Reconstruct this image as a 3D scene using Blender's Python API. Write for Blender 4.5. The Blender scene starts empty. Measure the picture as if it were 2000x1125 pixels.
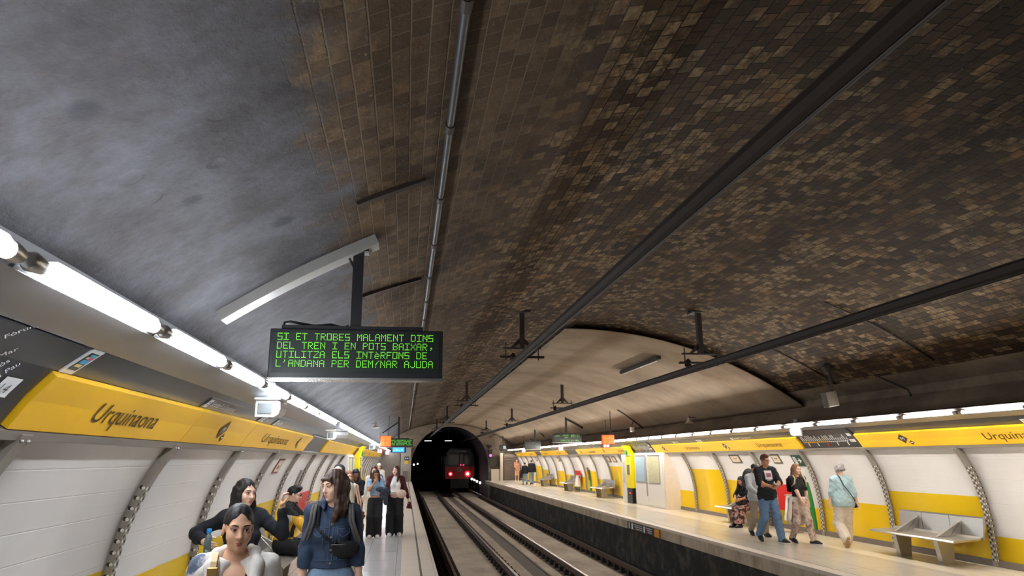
import bpy, bmesh, math, random
import numpy as np
from mathutils import Vector, Matrix
SC = bpy.context.scene
COL = SC.collection
random.seed(7)
PI = math.pi

# ---------------------------------------------------------------- camera, world, exposure
CAM_Z = 1.70
cd = bpy.data.cameras.new('camera')
cam = bpy.data.objects.new('camera', cd)
COL.objects.link(cam)
cd.sensor_fit = 'HORIZONTAL'
cd.sensor_width = 36.0
cd.lens = 36.0 * 1390.0 / 2000.0
cd.clip_start = 0.05
cd.clip_end = 400
_th, _ps, _ro = math.radians(13.446), math.radians(8.424), 0.008
_r = Vector((math.cos(_ps), -math.sin(_ps), 0))
_f = Vector((math.sin(_ps) * math.cos(_th), math.cos(_ps) * math.cos(_th), math.sin(_th)))
_u = _r.cross(_f)
_r2 = _r * math.cos(_ro) - _u * math.sin(_ro)
_u2 = _r * math.sin(_ro) + _u * math.cos(_ro)
_m = Matrix((( _r2.x, _u2.x, -_f.x, 0), (_r2.y, _u2.y, -_f.y, 0), (_r2.z, _u2.z, -_f.z, CAM_Z), (0, 0, 0, 1)))
cam.matrix_world = _m
SC.camera = cam
SC.view_settings.view_transform = 'Standard'
SC.view_settings.look = 'None'
SC.view_settings.gamma = 1.0
SC.view_settings.use_curve_mapping = False
SC.view_settings.exposure = 0.10
LAMP_NEAR = ((0.86, 0.93, 1.0), 66.0)      # fluorescent tubes over the near platform: colour, strength
LAMP_FAR = ((1.0, 0.95, 0.87), 155.0)       # over the opposite platform
wd = bpy.data.worlds.new('world')
SC.world = wd
wd.use_nodes = True
_bg = wd.node_tree.nodes.get('Background') or wd.node_tree.nodes.new('ShaderNodeBackground')
_bg.inputs[0].default_value = (0.30, 0.28, 0.26, 1)
_bg.inputs[1].default_value = 0.05
SC.cycles.max_bounces = 8
SC.cycles.diffuse_bounces = 4
SC.cycles.use_denoising = True
SC.cycles.caustics_reflective = False
SC.cycles.caustics_refractive = False

# ---------------------------------------------------------------- materials
def srgb(r, g, b):
    def f(c):
        c /= 255.0
        return c / 12.92 if c <= 0.04045 else ((c + 0.055) / 1.055) ** 2.4
    return (f(r), f(g), f(b))

MATS = {}
def mat(name, rgb, rough=0.6, metal=0.0, var=0.12, vscale=9.0, bump=0.0, bscale=40.0, spec=0.5, coat=0.0, alpha=None, trans=0.0, stretch=None):
    """A principled material whose colour wanders a little with a noise texture."""
    if name in MATS:
        return MATS[name]
    m = bpy.data.materials.new(name)
    m.use_nodes = True
    nt = m.node_tree
    b = nt.nodes['Principled BSDF']
    b.inputs['Roughness'].default_value = rough
    b.inputs['Metallic'].default_value = metal
    b.inputs['Specular IOR Level'].default_value = spec
    b.inputs['Coat Weight'].default_value = coat
    b.inputs['Transmission Weight'].default_value = trans
    tc = nt.nodes.new('ShaderNodeTexCoord')
    vec = tc.outputs['Object']
    if stretch:
        mp = nt.nodes.new('ShaderNodeMapping')
        mp.inputs['Scale'].default_value = stretch
        nt.links.new(vec, mp.inputs[0])
        vec = mp.outputs[0]
    nz = nt.nodes.new('ShaderNodeTexNoise')
    nz.inputs['Scale'].default_value = vscale
    nz.inputs['Detail'].default_value = 4
    nt.links.new(vec, nz.inputs['Vector'])
    mx = nt.nodes.new('ShaderNodeMix')
    mx.data_type = 'RGBA'
    mx.inputs['A'].default_value = (*[max(0, c * (1 - var)) for c in rgb], 1)
    mx.inputs['B'].default_value = (*[min(1, c * (1 + var)) for c in rgb], 1)
    nt.links.new(nz.outputs['Fac'], mx.inputs['Factor'])
    nt.links.new(mx.outputs['Result'], b.inputs['Base Color'])
    if bump:
        n2 = nt.nodes.new('ShaderNodeTexNoise')
        n2.inputs['Scale'].default_value = bscale
        nt.links.new(vec, n2.inputs['Vector'])
        bp = nt.nodes.new('ShaderNodeBump')
        bp.inputs['Strength'].default_value = bump
        bp.inputs['Distance'].default_value = 0.01
        nt.links.new(n2.outputs['Fac'], bp.inputs['Height'])
        nt.links.new(bp.outputs['Normal'], b.inputs['Normal'])
    MATS[name] = m
    return m

def emit(name, rgb, strength):
    if name in MATS:
        return MATS[name]
    m = bpy.data.materials.new(name)
    m.use_nodes = True
    nt = m.node_tree
    b = nt.nodes['Principled BSDF']
    b.inputs['Base Color'].default_value = (*[0.5 * c for c in rgb], 1)
    b.inputs['Emission Color'].default_value = (*rgb, 1)
    b.inputs['Emission Strength'].default_value = strength
    b.inputs['Roughness'].default_value = 0.5
    MATS[name] = m
    return m

class G:
    """tiny node-graph helper"""
    def __init__(s, name):
        s.m = bpy.data.materials.new(name); s.m.use_nodes = True
        s.nt = s.m.node_tree; s.b = s.nt.nodes['Principled BSDF']
    def n(s, t, **kw):
        x = s.nt.nodes.new(t)
        for k, v in kw.items(): setattr(x, k, v)
        return x
    def l(s, a, b): s.nt.links.new(a, b)
    def noise(s, vec, scale, detail=4, rough=0.55):
        x = s.n('ShaderNodeTexNoise'); x.inputs['Scale'].default_value = scale
        x.inputs['Detail'].default_value = detail; x.inputs['Roughness'].default_value = rough
        s.l(vec, x.inputs['Vector']); return x.outputs['Fac']
    def ramp(s, fac, stops):
        x = s.n('ShaderNodeValToRGB'); e = x.color_ramp.elements
        while len(e) < len(stops): e.new(0.5)
        for i, (p, c) in enumerate(stops):
            e[i].position = p; e[i].color = (*c, 1) if len(c) == 3 else c
        s.l(fac, x.inputs[0]); return x.outputs[0]
    def mix(s, fac, a, b, blend='MIX'):
        x = s.n('ShaderNodeMix', data_type='RGBA', blend_type=blend)
        for k, v in (('Factor', fac), ('A', a), ('B', b)):
            if isinstance(v, (int, float)): x.inputs[k].default_value = v
            elif isinstance(v, tuple): x.inputs[k].default_value = (*v, 1)
            else: s.l(v, x.inputs[k])
        return x.outputs['Result']
    def math(s, op, a, b=None, clamp=False):
        x = s.n('ShaderNodeMath', operation=op, use_clamp=clamp)
        for i, v in enumerate((a, b)):
            if v is None: continue
            if isinstance(v, (int, float)): x.inputs[i].default_value = v
            else: s.l(v, x.inputs[i])
        return x.outputs[0]
    def mapping(s, vec, scale=(1, 1, 1), loc=(0, 0, 0), rot=(0, 0, 0)):
        x = s.n('ShaderNodeMapping'); x.inputs['Scale'].default_value = scale
        x.inputs['Location'].default_value = loc; x.inputs['Rotation'].default_value = rot
        s.l(vec, x.inputs[0]); return x.outputs[0]
    def bump(s, h, strength, dist=0.02):
        x = s.n('ShaderNodeBump'); x.inputs['Strength'].default_value = strength; x.inputs['Distance'].default_value = dist
        s.l(h, x.inputs['Height']); s.l(x.outputs[0], s.b.inputs['Normal'])

# ---------------------------------------------------------------- mesh helpers
class MB:
    """collects shapes and links them as ONE mesh object"""
    def __init__(s): s.v = []; s.f = []; s.mi = []; s.uv = None
    def add(s, vs, fs, mi=0):
        o = len(s.v); s.v += [tuple(v) for v in vs]
        for f in fs: s.f.append(tuple(i + o for i in f)); s.mi.append(mi)
        return s
    def box(s, lo, hi, mi=0, rot=None, piv=None, bev=0.0):
        x0, y0, z0 = lo; x1, y1, z1 = hi
        if bev > 0:
            b = min(bev, (x1-x0)*.49, (y1-y0)*.49, (z1-z0)*.49)
            bm = bmesh.new(); bmesh.ops.create_cube(bm, size=1.0)
            for v in bm.verts:
                v.co = Vector((x0 + (v.co.x + .5) * (x1-x0), y0 + (v.co.y + .5) * (y1-y0), z0 + (v.co.z + .5) * (z1-z0)))
            bmesh.ops.bevel(bm, geom=bm.edges[:], offset=b, segments=2, affect='EDGES', profile=0.5)
            vs = [v.co.copy() for v in bm.verts]; bm.verts.index_update()
            fs = [[v.index for v in f.verts] for f in bm.faces]; bm.free()
        else:
            vs = [Vector((x, y, z)) for z in (z0, z1) for y in (y0, y1) for x in (x0, x1)]
            fs = [(0, 2, 3, 1), (4, 5, 7, 6), (0, 1, 5, 4), (2, 6, 7, 3), (0, 4, 6, 2), (1, 3, 7, 5)]
        if rot is not None:
            p = Vector(piv) if piv is not None else Vector(((x0+x1)/2, (y0+y1)/2, (z0+z1)/2))
            vs = [rot @ (v - p) + p for v in vs]
        return s.add(vs, fs, mi)
    def tube(s, pts, r, n=10, mi=0, cap=True):
        pts = [Vector(p) for p in pts]
        rs = r if isinstance(r, (list, tuple)) else [r] * len(pts)
        vs = []; up = None
        for i, p in enumerate(pts):
            t = (pts[min(i+1, len(pts)-1)] - pts[max(i-1, 0)]).normalized()
            if up is None:
                up = Vector((0, 0, 1)) if abs(t.z) < .9 else Vector((1, 0, 0))
            a = t.cross(up).normalized(); b = a.cross(t).normalized(); up = b
            for k in range(n):
                an = 2 * PI * k / n
                vs.append(p + (a * math.cos(an) + b * math.sin(an)) * rs[i])
        fs = []
        for i in range(len(pts) - 1):
            for k in range(n):
                k2 = (k + 1) % n
                fs.append((i*n + k, i*n + k2, (i+1)*n + k2, (i+1)*n + k))
        if cap:
            fs.append(tuple(range(n))[::-1]); fs.append(tuple((len(pts)-1)*n + k for k in range(n)))
        return s.add(vs, fs, mi)
    def lathe(s, prof, c, axis='z', n=20, mi=0):
        c = Vector(c); vs = []; fs = []
        for (r, h) in prof:
            for k in range(n):
                a = 2 * PI * k / n; x, y = r * math.cos(a), r * math.sin(a)
                q = {'z': (x, y, h), 'y': (x, h, y), 'x': (h, x, y)}[axis]
                vs.append(c + Vector(q))
        for i in range(len(prof) - 1):
            for k in range(n):
                k2 = (k + 1) % n
                fs.append((i*n + k, i*n + k2, (i+1)*n + k2, (i+1)*n + k))
        fs.append(tuple(range(n))[::-1]); fs.append(tuple((len(prof)-1)*n + k for k in range(n)))
        return s.add(vs, fs, mi)
    def extr(s, prof, y0, y1, mi=0, closed=True, cap=True, steps=1):
        """profile of (x, z) points extruded along Y"""
        n = len(prof); vs = []; fs = []
        for i in range(steps + 1):
            y = y0 + (y1 - y0) * i / steps
            vs += [(x, y, z) for x, z in prof]
        for i in range(steps):
            for k in range(n if closed else n - 1):
                k2 = (k + 1) % n
                fs.append((i*n + k, i*n + k2, (i+1)*n + k2, (i+1)*n + k))
        if closed and cap:
            fs.append(tuple(range(n))[::-1]); fs.append(tuple(steps*n + k for k in range(n)))
        return s.add(vs, fs, mi)
    def prism(s, poly, vec, mi=0):
        n = len(poly); vec = Vector(vec)
        vs = [Vector(p) for p in poly] + [Vector(p) + vec for p in poly]
        fs = [tuple(range(n))[::-1], tuple(range(n, 2*n))] + [(k, (k+1) % n, n + (k+1) % n, n + k) for k in range(n)]
        return s.add(vs, fs, mi)
    def ball(s, c, r, mi=0, n=12, m=8):
        c = Vector(c); r = r if isinstance(r, (tuple, list)) else (r, r, r)
        vs = []; fs = []
        for i in range(m + 1):
            t = PI * i / m
            for k in range(n):
                a = 2 * PI * k / n
                vs.append(c + Vector((r[0]*math.sin(t)*math.cos(a), r[1]*math.sin(t)*math.sin(a), r[2]*math.cos(t))))
        for i in range(m):
            for k in range(n):
                k2 = (k + 1) % n
                fs.append((i*n + k, (i+1)*n + k, (i+1)*n + k2, i*n + k2))
        return s.add(vs, fs, mi)
    def build(s, name, mats, parent=None, smooth=False, xf=None):
        me = bpy.data.meshes.new(name)
        vs = s.v if xf is None else [tuple(xf @ Vector(v)) for v in s.v]
        me.from_pydata(vs, [], s.f)
        if not isinstance(mats, (list, tuple)): mats = [mats]
        for m in mats: me.materials.append(m)
        me.polygons.foreach_set('material_index', s.mi)
        bm = bmesh.new(); bm.from_mesh(me)
        bmesh.ops.remove_doubles(bm, verts=bm.verts[:], dist=1e-5)
        bmesh.ops.recalc_face_normals(bm, faces=bm.faces[:])
        bm.to_mesh(me); bm.free()
        if smooth:
            me.polygons.foreach_set('use_smooth', [True] * len(me.polygons))
            try: me.set_sharp_from_angle(angle=math.radians(40))
            except Exception: pass
        o = bpy.data.objects.new(name, me); COL.objects.link(o)
        if parent is not None: o.parent = parent
        return o

def tag(o, label=None, cat=None, group=None, kind=None):
    if label: o['label'] = label
    if cat: o['category'] = cat
    if group: o['group'] = group
    if kind: o['kind'] = kind
    return o
def struct(o): o['kind'] = 'structure'; return o
def thing(name, label, cat, loc=(0, 0, 0), rz=0.0, group=None):
    o = bpy.data.objects.new(name, None); COL.objects.link(o)
    o.empty_display_size = 0.1
    o.location = loc; o.rotation_euler = (0, 0, rz)
    return tag(o, label, cat, group)
def dup(root, loc=None, rz=None, label=None, group=None):
    r = root.copy(); COL.objects.link(r)
    if loc is not None: r.location = loc
    if rz is not None: r.rotation_euler = (0, 0, rz)
    if label: r['label'] = label
    if group: r['group'] = group
    for ch in list(root.children):
        c = ch.copy(); COL.objects.link(c); c.parent = r
        for g in list(ch.children):
            d = g.copy(); COL.objects.link(d); d.parent = c
    return r
ORD = ('first second third fourth fifth sixth seventh eighth ninth tenth eleventh twelfth thirteenth fourteenth fifteenth '
       'sixteenth seventeenth eighteenth nineteenth twentieth').split()
def ordn(i):
    """0 -> first, 24 -> twenty-fifth"""
    if i < 20: return ORD[i]
    t = {2: 'twenty', 3: 'thirty', 4: 'forty', 5: 'fifty'}[(i + 1) // 10]
    u = (i + 1) % 10
    return (t[:-1] + 'ieth') if u == 0 else t + '-' + ORD[u - 1]

_FC = {}
def text_tris(s):
    """outline text as triangles in the plane, cap height 1, starting at x = 0; returns verts (x, y) and faces"""
    if s in _FC: return _FC[s]
    c = bpy.data.curves.new('lettering', 'FONT'); c.body = s; c.size = 1.0; c.resolution_u = 3
    o = bpy.data.objects.new('lettering', c); COL.objects.link(o)
    dg = bpy.context.evaluated_depsgraph_get(); dg.update()
    me = bpy.data.meshes.new_from_object(o.evaluated_get(dg))
    v = [(x.co.x / 0.70, x.co.y / 0.70) for x in me.vertices]; f = [tuple(p.vertices) for p in me.polygons]
    bpy.data.objects.remove(o); bpy.data.curves.remove(c); bpy.data.meshes.remove(me)
    x0 = min(p[0] for p in v); v = [(p[0] - x0, p[1]) for p in v]
    _FC[s] = (v, f)
    return v, f
def text_w(s, h): return max(p[0] for p in text_tris(s)[0]) * h
def put_text(mb, s, h, fn, mi=0, x0=0.0, y0=0.0, sx=1.0, depth=None):
    v, f = text_tris(s)
    mb.add([fn(x0 + x * h * sx, y0 + y * h) for x, y in v], f, mi)
# ---------------------------------------------------------------- the station's cross-section
CX = 3.45                                  # tunnel axis
PROF = [(9.16, 0.0), (9.163, .17), (9.16, .34), (9.15, .63), (9.128, .83), (9.095, 1.035), (9.055, 1.20), (9.0, 1.363), (8.94, 1.50), (8.88, 1.62), (8.80, 1.75), (8.715, 1.87),
        (8.63, 2.00), (8.53, 2.115), (8.375, 2.232), (8.12, 2.295)]
_ps_ = [0.0]
for _i in range(1, len(PROF)):
    _ps_.append(_ps_[-1] + math.hypot(PROF[_i][0] - PROF[_i-1][0], PROF[_i][1] - PROF[_i-1][1]))
S_BAND0 = _ps_[11]; S_BAND1 = _ps_[13]; S_FASC1 = _ps_[14]; S_END = _ps_[15]
def sz(z):
    """arc length along the wall at height z"""
    return float(np.interp(z, [p[1] for p in PROF], _ps_))
def wpt(side, y, s, off=0.0):
    """a point on the wall: side -1 near platform, +1 opposite; y along the station; s arc length from the platform; off towards the room"""
    x = float(np.interp(s, _ps_, [p[0] for p in PROF])); z = float(np.interp(s, _ps_, [p[1] for p in PROF]))
    s0, s1 = max(0, s - .06), min(S_END, s + .06)
    dx = float(np.interp(s1, _ps_, [p[0] for p in PROF]) - np.interp(s0, _ps_, [p[0] for p in PROF]))
    dz = float(np.interp(s1, _ps_, [p[1] for p in PROF]) - np.interp(s0, _ps_, [p[1] for p in PROF]))
    l = math.hypot(dx, dz); nx, nz = -dz / l, dx / l
    x += nx * off; z += nz * off
    return Vector((x if side > 0 else 2 * CX - x, y, z))
def wpatch(mb, side, y0, y1, s0, s1, off0, off1, mi=0, ns=6, ny=1, skew=0.0):
    """a curved slab hugging the wall"""
    o = len(mb.v); vs = []
    for off in (off0, off1):
        for j in range(ns + 1):
            s = s0 + (s1 - s0) * j / ns
            for i in range(ny + 1):
                y = y0 + (y1 - y0) * i / ny + skew * j / ns
                vs.append(wpt(side, y, s, off))
    nn = (ns + 1) * (ny + 1); fs = []
    def id_(k, j, i): return k * nn + j * (ny + 1) + i
    for j in range(ns):
        for i in range(ny):
            fs.append((id_(1, j, i), id_(1, j, i+1), id_(1, j+1, i+1), id_(1, j+1, i)))
            fs.append((id_(0, j, i), id_(0, j+1, i), id_(0, j+1, i+1), id_(0, j, i+1)))
    for j in range(ns):
        fs.append((id_(0, j, 0), id_(1, j, 0), id_(1, j+1, 0), id_(0, j+1, 0)))
        fs.append((id_(0, j, ny), id_(0, j+1, ny), id_(1, j+1, ny), id_(1, j, ny)))
    for i in range(ny):
        fs.append((id_(0, 0, i), id_(0, 0, i+1), id_(1, 0, i+1), id_(1, 0, i)))
        fs.append((id_(0, ns, i), id_(1, ns, i), id_(1, ns, i+1), id_(0, ns, i+1)))
    mb.add(vs, fs, mi)
def wtext(mb, side, s, h, y, s0, mi=0, off=0.012, sx=1.0, lean=0.0, rot=0.0):
    """lettering on the curved wall; y = where the first letter starts, s0 = baseline"""
    d = -1 if side > 0 else 1
    ca, sa = math.cos(rot), math.sin(rot)
    def fn(x, t):
        x2, t2 = (x + lean * t) * ca - t * sa, (x + lean * t) * sa + t * ca
        return wpt(side, y + d * x2, s0 + t2, off)
    put_text(mb, s, h, fn, mi, sx=sx)
VR, VZ = 9.0, -4.51                        # brick vault radius and centre height
def vault_z(x, r=VR): return VZ + math.sqrt(max(0, r * r - (x - CX) ** 2))
def vpt(x, y, r=VR, drop=0.0):
    """a point on the vault above x, moved down along the radius by drop"""
    v = Vector((x - CX, 0, vault_z(x, r) - VZ)).normalized()
    return Vector((CX, y, VZ)) + v * (r - drop)

# ---------------------------------------------------------------- structure materials
def brick_material():
    g = G('soot stained brick vault')
    uvn = g.n('ShaderNodeUVMap'); uvn.uv_map = 'UVMap'; uv = uvn.outputs[0]
    sep = g.n('ShaderNodeSeparateXYZ'); g.l(uv, sep.inputs[0])
    wob = g.n('ShaderNodeTexNoise'); wob.inputs['Scale'].default_value = 3.0; g.l(uv, wob.inputs['Vector'])
    wv = g.n('ShaderNodeVectorMath', operation='MULTIPLY_ADD'); g.l(wob.outputs['Color'], wv.inputs[0])
    wv.inputs[1].default_value = (0.022, 0.012, 0); g.l(uv, wv.inputs[2])
    def bricks(c1, c2, mo, bias=0.0, ms=0.0042):
        br = g.n('ShaderNodeTexBrick'); br.offset = 0.5
        br.inputs['Scale'].default_value = 1.0; br.inputs['Brick Width'].default_value = 0.150; br.inputs['Row Height'].default_value = 0.108
        br.inputs['Mortar Size'].default_value = ms; br.inputs['Mortar Smooth'].default_value = 0.3; br.inputs['Bias'].default_value = bias
        for k, c in (('Color1', c1), ('Color2', c2), ('Mortar', mo)): br.inputs[k].default_value = (*c, 1)
        g.l(wv.outputs[0], br.inputs['Vector']); return br
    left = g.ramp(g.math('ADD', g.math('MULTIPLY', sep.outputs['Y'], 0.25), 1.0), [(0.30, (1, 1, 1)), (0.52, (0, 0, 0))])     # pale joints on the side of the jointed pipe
    br = bricks(srgb(58, 43, 30), srgb(88, 68, 47), srgb(20, 15, 11), ms=0.006)
    rnd = bricks((0, 0, 0), (1, 1, 1), (0, 0, 0)).outputs['Color']
    big = g.noise(g.mapping(uv, (0.55, 0.9, 1)), 1.0, 5, 0.62)
    soot = g.ramp(big, [(0.36, (0.36, 0.29, 0.23)), (0.56, (1.0, 0.97, 0.92))])
    mort = br.outputs['Fac']
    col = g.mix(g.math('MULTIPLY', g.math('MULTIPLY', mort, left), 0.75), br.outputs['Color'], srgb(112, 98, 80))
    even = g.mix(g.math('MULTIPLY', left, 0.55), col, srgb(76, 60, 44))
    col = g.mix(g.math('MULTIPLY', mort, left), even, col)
    col = g.mix(0.92, col, soot, 'MULTIPLY')
    # single bricks bleached by lime, in drifts
    drift = g.noise(g.mapping(uv, (0.9, 1.3, 1), (9.0, 4.0, 0)), 1.0, 6, 0.68)
    pick = g.math('ADD', g.math('MULTIPLY', rnd, 0.30), drift)
    pale = g.ramp(pick, [(0.64, (0, 0, 0)), (0.80, (1, 1, 1))])
    edge_n = g.ramp(g.noise(g.mapping(uv, (9, 14, 1)), 1.0, 6, 0.75), [(0.40, (0, 0, 0)), (0.60, (1, 1, 1))])
    pale = g.math('MULTIPLY', g.math('MULTIPLY', pale, edge_n), g.math('SUBTRACT', 1.0, g.math('MULTIPLY', mort, 0.8)))
    notl = g.math('SUBTRACT', 1.0, g.math('MULTIPLY', left, 0.75)); pale = g.math('MULTIPLY', pale, notl)
    col = g.mix(g.math('MULTIPLY', pale, 0.8), col, srgb(160, 136, 102))
    fleck = g.ramp(g.noise(g.mapping(uv, (16, 34, 1), (3, 1, 0)), 1.0, 4, 0.7), [(0.63, (0, 0, 0)), (0.70, (1, 1, 1))])
    col = g.mix(g.math('MULTIPLY', g.math('MULTIPLY', fleck, g.ramp(drift, [(0.42, (0, 0, 0)), (0.60, (1, 1, 1))])), 0.6), col, srgb(178, 158, 126))
    och = g.noise(g.mapping(uv, (1.3, 2.4, 1), (1.0, 8.0, 0)), 1.0, 5, 0.7)
    col = g.mix(g.math('MULTIPLY', g.math('MULTIPLY', g.ramp(och, [(0.55, (0, 0, 0)), (0.68, (1, 1, 1))]), g.math('MULTIPLY', rnd, notl)), 0.6), col, srgb(150, 104, 58))
    # plaster towards the springing of the vault (v = arc metres from the crown)
    edge = g.noise(uv, 1.9, 7, 0.72)
    v2 = g.math('ADD', sep.outputs['Y'], g.math('MULTIPLY', edge, 1.7))
    pm = g.ramp(g.math('ADD', g.math('MULTIPLY', v2, 0.5), 2.0), [(0.30, (1, 1, 1)), (0.44, (0, 0, 0))])
    pst = g.noise(uv, 1.1, 8, 0.72)
    pcol = g.ramp(pst, [(0.28, srgb(46, 41, 40)), (0.47, srgb(66, 63, 64)), (0.70, srgb(90, 89, 94))])
    fl = g.noise(uv, 7.0, 6, 0.7)
    pcol = g.mix(g.math('MULTIPLY', g.ramp(fl, [(0.56, (0, 0, 0)), (0.70, (1, 1, 1))]), 0.55), pcol, srgb(72, 62, 56))
    spots = None
    for (a, b, r) in ((2.90, -5.05, .07), (5.05, -4.55, .085), (3.35, -4.25, .05), (4.1, -4.95, .06)):
        d = g.n('ShaderNodeVectorMath', operation='DISTANCE'); g.l(g.mix(0.04, uv, wob.outputs['Color'], 'ADD'), d.inputs[0]); d.inputs[1].default_value = (a + .02, b + .02, 0.02)
        f = g.ramp(d.outputs['Value'], [(r * .6, (1, 1, 1)), (r * 1.3, (0, 0, 0))])
        spots = f if spots is None else g.math('MAXIMUM', spots, f)
    pcol = g.mix(g.math('MULTIPLY', spots, 0.7), pcol, srgb(44, 42, 46))
    col = g.mix(pm, col, pcol)
    g.l(col, g.b.inputs['Base Color'])
    g.b.inputs['Roughness'].default_value = 0.78
    g.b.inputs['Specular IOR Level'].default_value = 0.22
    # a patch of round dents in the plaster
    vo = g.n('ShaderNodeTexVoronoi', feature='F1'); vo.inputs['Scale'].default_value = 5.2; g.l(uv, vo.inputs['Vector'])
    dd = g.n('ShaderNodeVectorMath', operation='DISTANCE'); g.l(uv, dd.inputs[0]); dd.inputs[1].default_value = (3.72, -4.82, 0)
    dent = g.math('MULTIPLY', g.ramp(vo.outputs['Distance'], [(0.36, (0, 0, 0)), (0.44, (1, 1, 1))]), g.ramp(dd.outputs['Value'], [(0.28, (1, 1, 1)), (0.42, (0, 0, 0))]))
    hb = g.math('SUBTRACT', g.noise(uv, 14.0, 6, 0.7), g.math('MULTIPLY', mort, g.math('SUBTRACT', 1.3, g.math('MULTIPLY', pm, 1.3))))
    h2 = g.math('ADD', g.math('ADD', hb, g.math('MULTIPLY', rnd, g.math('SUBTRACT', 0.5, g.math('MULTIPLY', pm, 0.5)))), g.math('ADD', g.math('MULTIPLY', fl, 0.6), g.math('MULTIPLY', dent, 1.6)))
    g.bump(h2, 0.7, 0.014)
    return g.m
def white_panel_material():
    g = G('white enamel wall panels')
    uvn = g.n('ShaderNodeUVMap'); uvn.uv_map = 'UVMap'
    sep = g.n('ShaderNodeSeparateXYZ'); g.l(uvn.outputs[0], sep.inputs[0])
    saw = g.math('FRACT', g.math('DIVIDE', sep.outputs['Y'], 0.19))
    groove = g.ramp(saw, [(0.0, (0, 0, 0)), (0.03, (1, 1, 1)), (0.97, (1, 1, 1)), (1.0, (0, 0, 0))])
    n = g.noise(uvn.outputs[0], 1.3, 4)
    base = g.mix(n, srgb(232, 226, 221), srgb(244, 239, 235))
    g.l(g.mix(0.05, base, groove, 'MULTIPLY'), g.b.inputs['Base Color'])
    g.b.inputs['Roughness'].default_value = 0.34
    g.bump(g.math('ADD', groove, g.math('MULTIPLY', saw, 0.5)), 0.35, 0.006)
    return g.m
def tile_floor_material(name, c1, c2, joint, rough=0.3, w=0.6, r=0.55):
    g = G(name)
    tc = g.n('ShaderNodeTexCoord'); v = tc.outputs['Object']
    br = g.n('ShaderNodeTexBrick'); br.offset = 0.0
    br.inputs['Scale'].default_value = 1.0; br.inputs['Brick Width'].default_value = w; br.inputs['Row Height'].default_value = r
    br.inputs['Mortar Size'].default_value = 0.004; br.inputs['Mortar Smooth'].default_value = 0.1
    br.inputs['Color1'].default_value = (*c1, 1); br.inputs['Color2'].default_value = (*c2, 1); br.inputs['Mortar'].default_value = (*joint, 1)
    g.l(g.mapping(v, (1, 1, 1), (0.02, 0.1, 0), (0, 0, PI / 2)), br.inputs['Vector'])
    wear = g.noise(g.mapping(v, (1.6, 0.35, 1)), 1.4, 5)
    g.l(g.mix(0.25, br.outputs['Color'], g.ramp(wear, [(0.3, (0.8, 0.8, 0.8)), (0.7, (1, 1, 1))]), 'MULTIPLY'), g.b.inputs['Base Color'])
    g.b.inputs['Roughness'].default_value = rough
    return g.m
def grimy(name, a, b, c, scale=1.2, stretch=(1, 1, 1), rough=0.85, bump=0.3):
    g = G(name); tc = g.n('ShaderNodeTexCoord'); v = g.mapping(tc.outputs['Object'], stretch)
    n = g.noise(v, scale, 7, 0.68)
    col = g.ramp(n, [(0.3, a), (0.5, b), (0.72, c)])
    g.l(col, g.b.inputs['Base Color']); g.b.inputs['Roughness'].default_value = rough
    g.bump(g.noise(v, scale * 14, 5, 0.7), bump, 0.015)
    return g.m
M_BRICK = brick_material()
M_WHITE = white_panel_material()
M_YEL = mat('yellow enamel', srgb(240, 198, 18), 0.32, var=0.05, vscale=1.5)
M_YELB = mat('yellow sign enamel', srgb(247, 190, 36), 0.3, var=0.04, vscale=1.2)
M_LINING = grimy('smooth plaster lining', srgb(120, 102, 84), srgb(150, 130, 108), srgb(170, 150, 126), 0.5, (1, 1.2, 1), 0.8, 0.08)
M_PLASTER = grimy('sooty side plaster', srgb(76, 64, 52), srgb(114, 98, 80), srgb(140, 122, 102), 0.9, (1, 0.7, 1), 0.85, 0.3)
M_CONC = grimy('track bed concrete', srgb(128, 114, 100), srgb(156, 141, 124), srgb(176, 160, 142), 1.1, (1, 0.5, 1), 0.75, 0.2)
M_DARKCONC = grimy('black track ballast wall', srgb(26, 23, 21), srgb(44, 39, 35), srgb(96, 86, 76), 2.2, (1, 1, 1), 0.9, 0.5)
M_DITCH = mat('dark ditch', srgb(34, 30, 28), 0.9, var=0.3)
M_CHAN = mat('drain channel', srgb(84, 76, 68), 0.8, var=0.15)
M_FASCIAC = grimy('stained platform edge concrete', srgb(132, 114, 92), srgb(172, 156, 134), srgb(194, 178, 154), 1.3, (1, 1.6, 0.5), 0.75, 0.2)
M_GREY = mat('grey plinth', srgb(118, 106, 98), 0.5, var=0.08)
M_STEEL = mat('brushed steel', srgb(186, 181, 173), 0.34, 0.8, var=0.08, stretch=(1, 0.1, 1))
M_RIB = mat('grey painted rib steel', srgb(150, 142, 132), 0.4, 0.25, var=0.06)
M_STUD = mat('pale stud', srgb(226, 218, 204), 0.35, var=0.05)
M_HOLE = mat('dark stud hole', srgb(52, 42, 32), 0.7)
M_BLACKP = mat('charcoal sign fascia', srgb(50, 50, 52), 0.28, var=0.1, vscale=2)
M_COWL = mat('satin metal lamp cowl', srgb(150, 152, 160), 0.32, 0.35, var=0.08, vscale=2)
M_DKMET = mat('dark brown painted iron', srgb(44, 32, 25), 0.65, 0.1, var=0.2)
M_BLK = mat('black plastic', srgb(22, 22, 24), 0.45, var=0.1)
M_INK = mat('dark brown sign ink', srgb(74, 52, 26), 0.5, var=0.05)
M_WINK = mat('white sign ink', srgb(235, 235, 238), 0.5, var=0.02)
M_RAIL = mat('rusty rail web', srgb(84, 64, 52), 0.7, 0.3, var=0.2, vscale=20)
M_RAILTOP = mat('polished rail head', srgb(170, 158, 150), 0.28, 0.9, var=0.06)
M_CLIP = mat('rail clip iron', srgb(50, 42, 36), 0.75, 0.2, var=0.2)
M_CAB = mat('white cabinet enamel', srgb(226, 220, 212), 0.4, var=0.03)
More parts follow.
